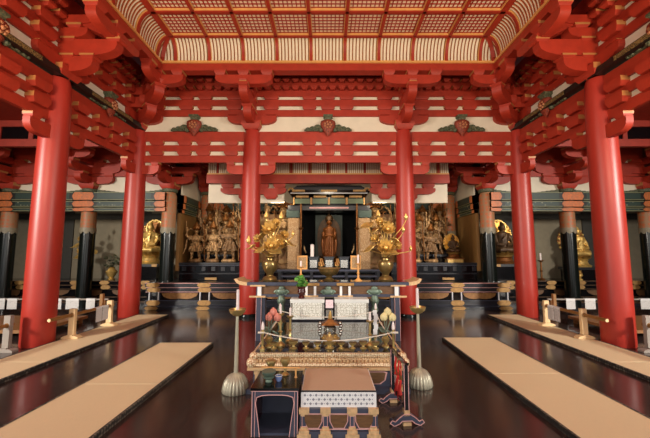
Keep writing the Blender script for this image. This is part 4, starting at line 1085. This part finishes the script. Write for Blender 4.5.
t=thing('blue_cup','small blue and white cup on the side table','cup',(-.46,3.31,.41)); G().lathe([(.018,0),(.03,.02),(.034,.05),(.028,.05),(.02,.02)],n=14).build('bowl',mat('blue_glaze',(120,140,190),.25,var=.3),t); G().ring((0,0,.05),.032,.003,'z',14).build('white_rim',WHITE,t)
t=thing('incense_rest','gilt rod resting on two short posts on the side table','rest',(-.44,3.4,.41))
for x in (-.15,.13): G().lathe([(.015,0),(.008,.02),(.008,.09)],(x,0,0),8).build('post',GOLDP,t)
G().tube([(-.2,0,.095),(.17,-.02,.095)],.007,6).build('rod',GOLDP,t)
# priest's seat
RX=.095; RY0,RY1=3.14,3.78
t=thing('priest_seat','square low platform seat with gilt capitals before the altar','seat',(RX,(RY0+RY1)/2,0)); h=.345; d=(RY1-RY0)/2
G().bx(-h-.015,h+.015,-d-.01,d,0,.05).build('base_board',SLATE,t)
G().bx(-h,h,-d+.015,d,.05,.2).build('body',SLATE,t)
G().bx(-h-.005,h+.005,-d+.0,d,.2,.235).build('top_frame',SLATE,t)
for x in (-h,-.117,.117,h):
    xx=max(-h+.04,min(h-.04,x))
    g=G(); g.bx(xx-.045,xx+.045,-d-.008,-d+.03,.195,.237); g.bx(xx-.03,xx+.03,-d,-d+.03,.175,.195); g.build('gilt_capital',PEACH,t)
    g=G(); g.bx(xx-.06,xx+.06,-d-.02,-d+.03,0,.03); g.bx(xx-.045,xx+.045,-d-.015,-d+.03,.03,.06); g.bx(xx-.03,xx+.03,-d-.005,-d+.03,.06,.085); g.build('gilt_foot',PEACH,t)
    G().bx(xx-.02,xx+.02,-d+.004,-d+.03,.085,.175).build('pillar_strip',PINK,t); G().bx(xx-.014,xx+.014,-d+.001,-d+.006,.092,.17).build('pillar_face',SLATE,t)
for x in (-.225,0,.225):
    pp=[(x-.085,.195),(x+.085,.195),(x+.082,.13),(x+.05,.07),(x-.05,.07),(x-.082,.13)]
    G().prism(pp,'y',-d+.004,-d+.02).build('panel_border',PINK,t)
    pp=[((u-x)*.88+x,(v-.135)*.86+.135) for u,v in pp]
    G().prism(pp,'y',-d-.002,-d+.015).build('brown_panel',BROWNP,t)
g=G(); 
for z in (.062,.19): g.bx(-h,h,-d+.008,-d+.016,z-.003,z+.003)
g.build('pink_edge_line',PINK,t)
t=thing('seat_mat','thick rush mat with white lozenge cloth sides on the priest seat','mat',(RX,(RY0+RY1)/2+.01,.2375)); h=.335;d=.3
G().bx(-h,h,-d,d,0,.132).build('cloth_side',WHITE,t)
g=G()
for j,z in enumerate((.03,.066,.102)):
    n=13-(j%2)
    for k in range(n):
        u=(k-(n-1)/2)*.05
        for r_,q in ((.013,0),(.005,.025)):
            uu=u+q; 
            if abs(uu)>h-.01: continue
            g.prism([(uu-r_,z),(uu,z-r_),(uu+r_,z),(uu,z+r_)],'y',-d-.0015,-d)
            if abs(uu)<d-.01:
                for s in (-1,1): g.prism([(uu-r_,z),(uu,z-r_),(uu+r_,z),(uu,z+r_)],'x',min(s*h,s*(h+.0015)),max(s*h,s*(h+.0015)))
g.build('lozenge_pattern',mat('grey_lozenge',(140,140,148),.7),t); G().bx(-h+.012,h-.012,-d+.012,d-.012,.13,.142).build('rush_top',MATTOP,t)
g=G()
for s in (-1,1): g.bx(-h-.002,h+.002,min(s*d,s*(d-.012)),max(s*d,s*(d-.012)),.128,.139)
g.build('dark_edging',LACB,t)
# gong stand seen edge-on
t=thing('gong_stand','dark gong stand with gilt cloud feet and red cord, right of the seat','gong stand',(.72,3.62,0),math.radians(4)); t.scale=(.95,1,.84)
for y in (-.25,.24):
    G().bx(-.02,.02,y-.025,y+.025,.06,.66).build('post',LAC,t)
    for s in (-.021,.021): G().bx(s-.003,s+.003,y-.027,y-.02,.08,.66).build('pink_edge_line',PINK,t)
    pr=[(-.15,.06),(-.17,.03),(-.13,.0),(-.08,.02),(-.05,.05),(.05,.05),(.08,.02),(.13,0),(.17,.03),(.15,.06),(.12,.045),(.08,.085),(.03,.12),(-.03,.12),(-.08,.085),(-.12,.045)]
    f=G().prism(pr,'y',y-.03,y+.03).build('cloud_foot',SLATE,t)
    g=G()
    for a,b in zip(pr,pr[1:]+pr[:1]): g.bar((a[0],y-.032,a[1]),(b[0],y-.032,b[1]),.007,.007)
    g.build('pink_outline',PINK,f)
    G().bx(-.04,.04,y-.036,y+.0,.0,.035).build('gilt_plate',PEACH,f)
    G().bx(-.028,.028,y-.03,y+.03,.1,.16).build('gilt_collar',PEACH,t)
G().bx(-.022,.022,-.25,.24,.18,.22).build('lower_rail',LAC,t)
pr=[(-.3,.65),(-.27,.635),(.27,.635),(.3,.65),(.32,.685),(.27,.665),(-.27,.665),(-.32,.685)]
G().prism(pr,'x',-.018,.018).build('top_rail',LAC,t)
g=G(); pr=[(-.13,.42),(-.1,.47),(-.03,.49),(0,.52),(.03,.49),(.1,.47),(.13,.42),(.06,.41),(0,.43),(-.06,.41)]
g.prism(pr,'x',-.008,.008); gg=g.build('bronze_gong',BRONZE,t)
g=G()
for y in (-.1,.1): g.tube([(0,y,.46),(0,y*.9,.65)],.007,6)
for y in (-.04,.07):
    g.tube([(.0,y,.62),(-.012,y+.01,.5),(.01,y-.01,.38),(-.005,y,.28)],[.01,.012,.012,.02],6)
    g.ball((0,y,.42),.025,n=6); g.lathe([(.012,.3),(.028,.22),(.026,.16)],(0,y,.0),8)
g.build('red_cord_tassels',REDC,t)

# ------------------------------------------------------------------ tall candle stands
def candle_stand(x,y,label):
    t=thing('candle_stand',label,'candle stand',(x,y,0),0,'tall brass candle stands beside the altar')
    prof=[(.135,0),(.145,.015),(.14,.06),(.125,.12),(.09,.175),(.04,.205),(.02,.215)]
    g=G(); n=96; vs=[];fs=[]
    for r,z in prof:
        for i in range(n):
            a=2*PI*i/n; q=r*(1+.09*abs(math.cos(a*11))); vs.append((q*math.cos(a),q*math.sin(a),z))
    for j in range(len(prof)-1):
        for i in range(n): fs.append((j*n+i,j*n+(i+1)%n,(j+1)*n+(i+1)%n,(j+1)*n+i))
    fs += [tuple(range(n))[::-1],tuple((len(prof)-1)*n+i for i in range(n))]
    g.add(vs,fs); g.build('fluted_base',CHAMP,t)
    G().lathe([(.026,.21),(.021,.6),(.017,.86)],n=14).build('pole',CHAMP,t)
    G().lathe([(.014,.85),(.05,.865),(.085,.895),(.1,.935),(.094,.94),(.06,.9),(.02,.89)],n=22).build('drip_cup',BRASS,t)
    G().lathe([(.02,.885),(.017,1.16),(.002,1.17)],n=12).build('candle',WAX,t)
candle_stand(-1.075,4.13,'tall brass candle stand with white candle, left of the altar'); candle_stand(1.11,4.3,'tall brass candle stand with white candle, right of the altar')

# ------------------------------------------------------------------ tatami
def tatami(x0,x1,y0,y1,label,grp):
    t=thing('tatami_mat',label,'tatami mat',((x0+x1)/2,(y0+y1)/2,0),0,grp); w=(x1-x0)/2; h=(y1-y0)/2-.006
    G().bx(-w+.01,w-.01,-h,h,0,.05).build('rush_top',TATAMI,t)
    for s in (-1,1): G().bx(min(s*w,s*(w-.028)),max(s*w,s*(w-.028)),-h,h,0,.052).build('border_cloth',TEDGE,t)
for s,w,d in ((-1,'left',0),(1,'right',.36)):
    a,b=(-2.94,-1.99) if s<0 else (2.1,3.05)
    gi='tatami mats of the inner %s strip'%w
    tatami(a,b,4.22+d,6.1+d,'far tatami mat of the inner %s strip'%w,gi); tatami(a,b,2.33+d,4.22+d,'near tatami mat of the inner %s strip, cut by the photo bottom'%w,gi)
    a,b=(-4.83,-4.02) if s<0 else (4.02,4.83)
    go='tatami mats of the outer %s strip'%w
    tatami(a,b,6.92,8.8,'farthest tatami mat of the outer %s strip, by the far red pillar'%w,go); tatami(a,b,5.04,6.92,'middle tatami mat of the outer %s strip, beside the near red pillar'%w,go); tatami(a,b,3.16,5.04,'nearest tatami mat of the outer %s strip, cut by the photo edge'%w,go)

# ------------------------------------------------------------------ barriers
def stand_post(x,y,z,m,label,group,h=.53):
    t=thing('barrier_stand',label,'barrier stand',(x,y,z),0,group)
    pr=[(-.15,0),(.15,0),(.15,.025),(.1,.05),(.05,.055),(.045,.07),(-.045,.07),(-.05,.055),(-.1,.05),(-.15,.025)]
    G().prism(pr,'y',-.06,.06).build('foot',m,t); G().bx(-.052,.052,-.032,.032,.06,h).build('upright',m,t)
    g=G(); g.ring((0,-.033,.42),.036,.006,'y',14); g.build('hole_rim',POLEW,t)
def bar(p,q,label,group):
    t=thing('barrier_pole',label,'pole',p,0,group); L=Vector(q)-Vector(p)
    G().tube([(0,0,0),tuple(L*.5),tuple(L)],.031,12).build('shaft',POLEW,t)
    d=L.normalized()*.006; G().tube([tuple(-d),tuple(d)],.029,12).build('cut_end',PALEW,t)
for s,w in ((-1,'left'),(1,'right')):
    gs='wooden barrier stands on the %s'%w
    stand_post(s*4.69,6.4,.05,PALEW,'nearer pale wooden barrier stand on the %s tatami strip'%w,gs); stand_post(s*4.71,7.5,.05,PALEW,'farther pale wooden barrier stand on the %s tatami strip'%w,gs)
    stand_post(s*5.24,5.72,.0,GREYW,'grey wooden barrier stand before the near %s red pillar'%w,gs,.58)
    bar((s*4.69,5.86,.47),(s*4.715,7.62,.47),'varnished round pole through the two pale stands on the %s'%w,'barrier poles')
    bar((s*5.24,4.3,.42),(s*5.24,5.8,.42),'varnished round pole ending at the grey stand on the %s'%w,'barrier poles')
    # paper notes on the pole between the stands
    for i,(y,l) in enumerate(((7.3,'nearest the farther stand'),(7.1,'second from the farther stand'))):
        t=thing('hanging_note','white written paper on the %s barrier pole, %s'%(w,l),'paper note',(s*4.705,y,.47),0,'paper notes on the barrier poles')
        G().bx(-.006+s*-.03,.006+s*-.03,-.085,.085,-.26,.0).build('sheet',PAPER,t)
        g=G(); g.bx(-.034,.034,-.085,.085,.0,.03); g.build('fold',WHITE,t)
    # low rail with papers across the aisle
    t=thing('aisle_rail','low rail with hanging papers across the %s aisle'%w,'rail',(s*7.4,8.6,0))
    G().bx(-1.95,1.95,-.02,.02,.44,.475).build('rail_bar',GREYW,t)
    for x in (-1.85,0,1.85): G().bx(x-.025,x+.025,-.025,.025,0,.44).build('rail_post',POLEW,t)
    for i,(x,pw) in enumerate(((5.87,.11),(6.32,.16),(6.67,.08),(7.81,.12),(8.08,.09)) if s<0 else ((6.0,.11),(6.48,.13),(7.0,.1),(7.85,.12),(8.2,.1))):
        q=thing('hanging_note','white paper note on the low %s aisle rail, %s from the far red pillar'%(w,['first','second','third','fourth','fifth'][i]),'paper note',(s*x,8.57,.44),0,'paper notes on the aisle rails')
        G().bx(-pw,pw,-.005,.005,-.22,.0).build('sheet',PAPER,q); G().bx(-pw,pw,-.008,.05,.0355,.042).build('fold',WHITE,q)
        G().bx(-pw,pw,-.008,-.0,-.005,.04).build('fold_front',WHITE,q)
    t=thing('aisle_post','slim brown wooden post beside the far %s red pillar'%w,'post',(s*5.45,8.35,0)); G().bx(-.035,.035,-.035,.035,0.03,.62).build('shaft',POLEW,t); G().bx(-.08,.08,-.08,.08,0,.03).build('foot',POLEW,t)
    t=thing('aisle_platform','low brown wooden platform in the %s aisle behind the barriers'%w,'platform',(s*7.3,7.3,0))
    G().bx(-1.75,1.75,-.75,.75,.1,.16).build('deck',BROWNW,t)
    for x in (-1.6,0,1.6):
        for y in (-.65,.65): G().bx(x-.06,x+.06,y-.06,y+.06,0,.1).build('foot',BROWNW,t)

# ------------------------------------------------------------------ pieces on the side dais
DZ=.755
spray(-7.82,10.95,DZ+.02,1.15,'gold lotus spray beside the near left red pillar, on the left side dais',3,[('f',0,-.05,.75,.16),('f',.12,0,1.0,.14),('l',-.2,0,.9,.16),('l',.2,0,.72,.15),('b',.22,0,1.35,.1),('b',.1,0,1.2,.09),('l',-.12,0,.6,.14),('f',-.1,0,1.1,.1)],'gold lotus sprays')
t=thing('spray_foot','gilt foot holding the lotus spray by the near left red pillar','stand',(-7.82,10.95,DZ)); G().lathe([(.14,0),(.14,.03),(.06,.06),(.05,.3),(.08,.34),(.03,.36)],n=14).build('column',GOLD,t); G().ring((0,0,.04),.12,.015,'z').build('moulding',GOLDD,t)
t=thing('gold_vase','gold vase with dark sprigs on the left side dais','vase',(-6.87,10.9,DZ))
G().lathe([(.1,0),(.11,.03),(.06,.06),(.14,.17),(.17,.26),(.1,.34),(.08,.38),(.1,.4)],n=18).build('pot',GOLD,t)
g=G(); rr=random.Random(5)
for k in range(26):
    a=rr.random()*2*PI; q=.05+.17*rr.random(); z=.42+.34*rr.random(); leaf(g,(q*math.cos(a),q*math.sin(a),z),.06,rr.random(),a); g.tube([(0,0,.36),(q*math.cos(a),q*math.sin(a),z)],.006,4)
g.build('sprigs',GREENP,t)
t=candlestick('candlestick',6.8,10.95,DZ,.62,'tall dark gilt candlestick with candle on the right side dais','side dais candlesticks',GOLDD,.09,.22)
t=thing('gold_vase','small gold vase under the right seated buddha on the right side dais','vase',(7.85,10.75,DZ)); G().lathe([(.09,0),(.09,.03),(.04,.07),(.1,.14),(.08,.22),(.05,.26),(.08,.29),(.06,.3)],n=16).build('pot',GOLD,t); G().ring((0,0,.22),.08,.012,'z').build('moulding',GOLDD,t)
# ------------------------------------------------------------------ light and camera
def area(name,loc,rot,sx,sy,power,col):
    l=bpy.data.lights.new(name,'AREA'); l.shape='RECTANGLE'; l.size=sx; l.size_y=sy; l.energy=power; l.color=col
    o=bpy.data.objects.new(name,l); COL.objects.link(o); o.location=loc; o.rotation_euler=rot; return o
for x,w,p in ((0,3.0,130),(-4.6,3.6,105),(4.6,3.6,105)):
    area('doorway_daylight',(x,-3.0,2.7),(math.radians(84),0,0),w,4.2,p,(1,.97,.92))
def aim(p,q): return (Vector(q)-Vector(p)).to_track_quat('-Z','Y').to_euler()
for s in (-1,1):   # brighter daylight slanting in through the side doorways
    p=(s*11.0,-2.6,4.3); area('side_doorway_daylight',p,aim(p,(s*4.0,7.5,.6)),1.2,1.2,400,(1,.94,.84)).data.spread=math.radians(75)
# unseen warm lights added to brighten the statues, shrine, aisles and main altar
for p,q,e in (((-3.2,10.4,3.5),(-3.4,11.5,2.0),11),((3.2,10.4,3.5),(3.4,11.5,2.0),9),((.03,10.95,2.85),(.03,11.4,1.8),2.5),((-6,10.55,2.7),(-5.7,11.3,1.6),4),((6.1,10.55,2.7),(5.7,11.3,1.6),4),((-8.4,10.55,2.7),(-8,11.2,1.6),3),((8.5,10.55,2.7),(8.2,11.2,1.6),3),((-1.5,10.2,3.2),(-1.5,11.3,2.2),16),((1.55,10.2,3.2),(1.55,11.3,2.2),16),((0,4.6,4.6),(0,6.4,1.2),45)):
    area('added_accent_light',p,aim(p,q),.4,.25,e,(1,.84,.6))
# unseen warm uplights, added to brighten the brackets and ceiling
for x,p in ((-4.2,215),(0,150),(4.2,215)):
    area('added_uplight',(x,1.9,3.5),(math.radians(146),0,0),1.2,.5,p,(1,.77,.52))
w=bpy.data.worlds.new('sky'); SC.world=w; w.use_nodes=True
w.node_tree.nodes['Background'].inputs['Color'].default_value=(.9,.95,1,1); w.node_tree.nodes['Background'].inputs['Strength'].default_value=.5
cam=bpy.data.cameras.new('camera'); co=bpy.data.objects.new('camera',cam); COL.objects.link(co)
co.location=(0,0,EYE); co.rotation_euler=(PI/2+TILT,0,0); cam.sensor_width=36; cam.lens=FPX/650*36; cam.shift_x=-3/650
cam.clip_start=.05; SC.camera=co
vs=SC.view_settings; vs.view_transform='Standard'; vs.look='None'; vs.gamma=1; vs.use_curve_mapping=False; vs.exposure=-0.42
SC.cycles.use_denoising=True
SC.cycles.max_bounces=8; SC.cycles.diffuse_bounces=3
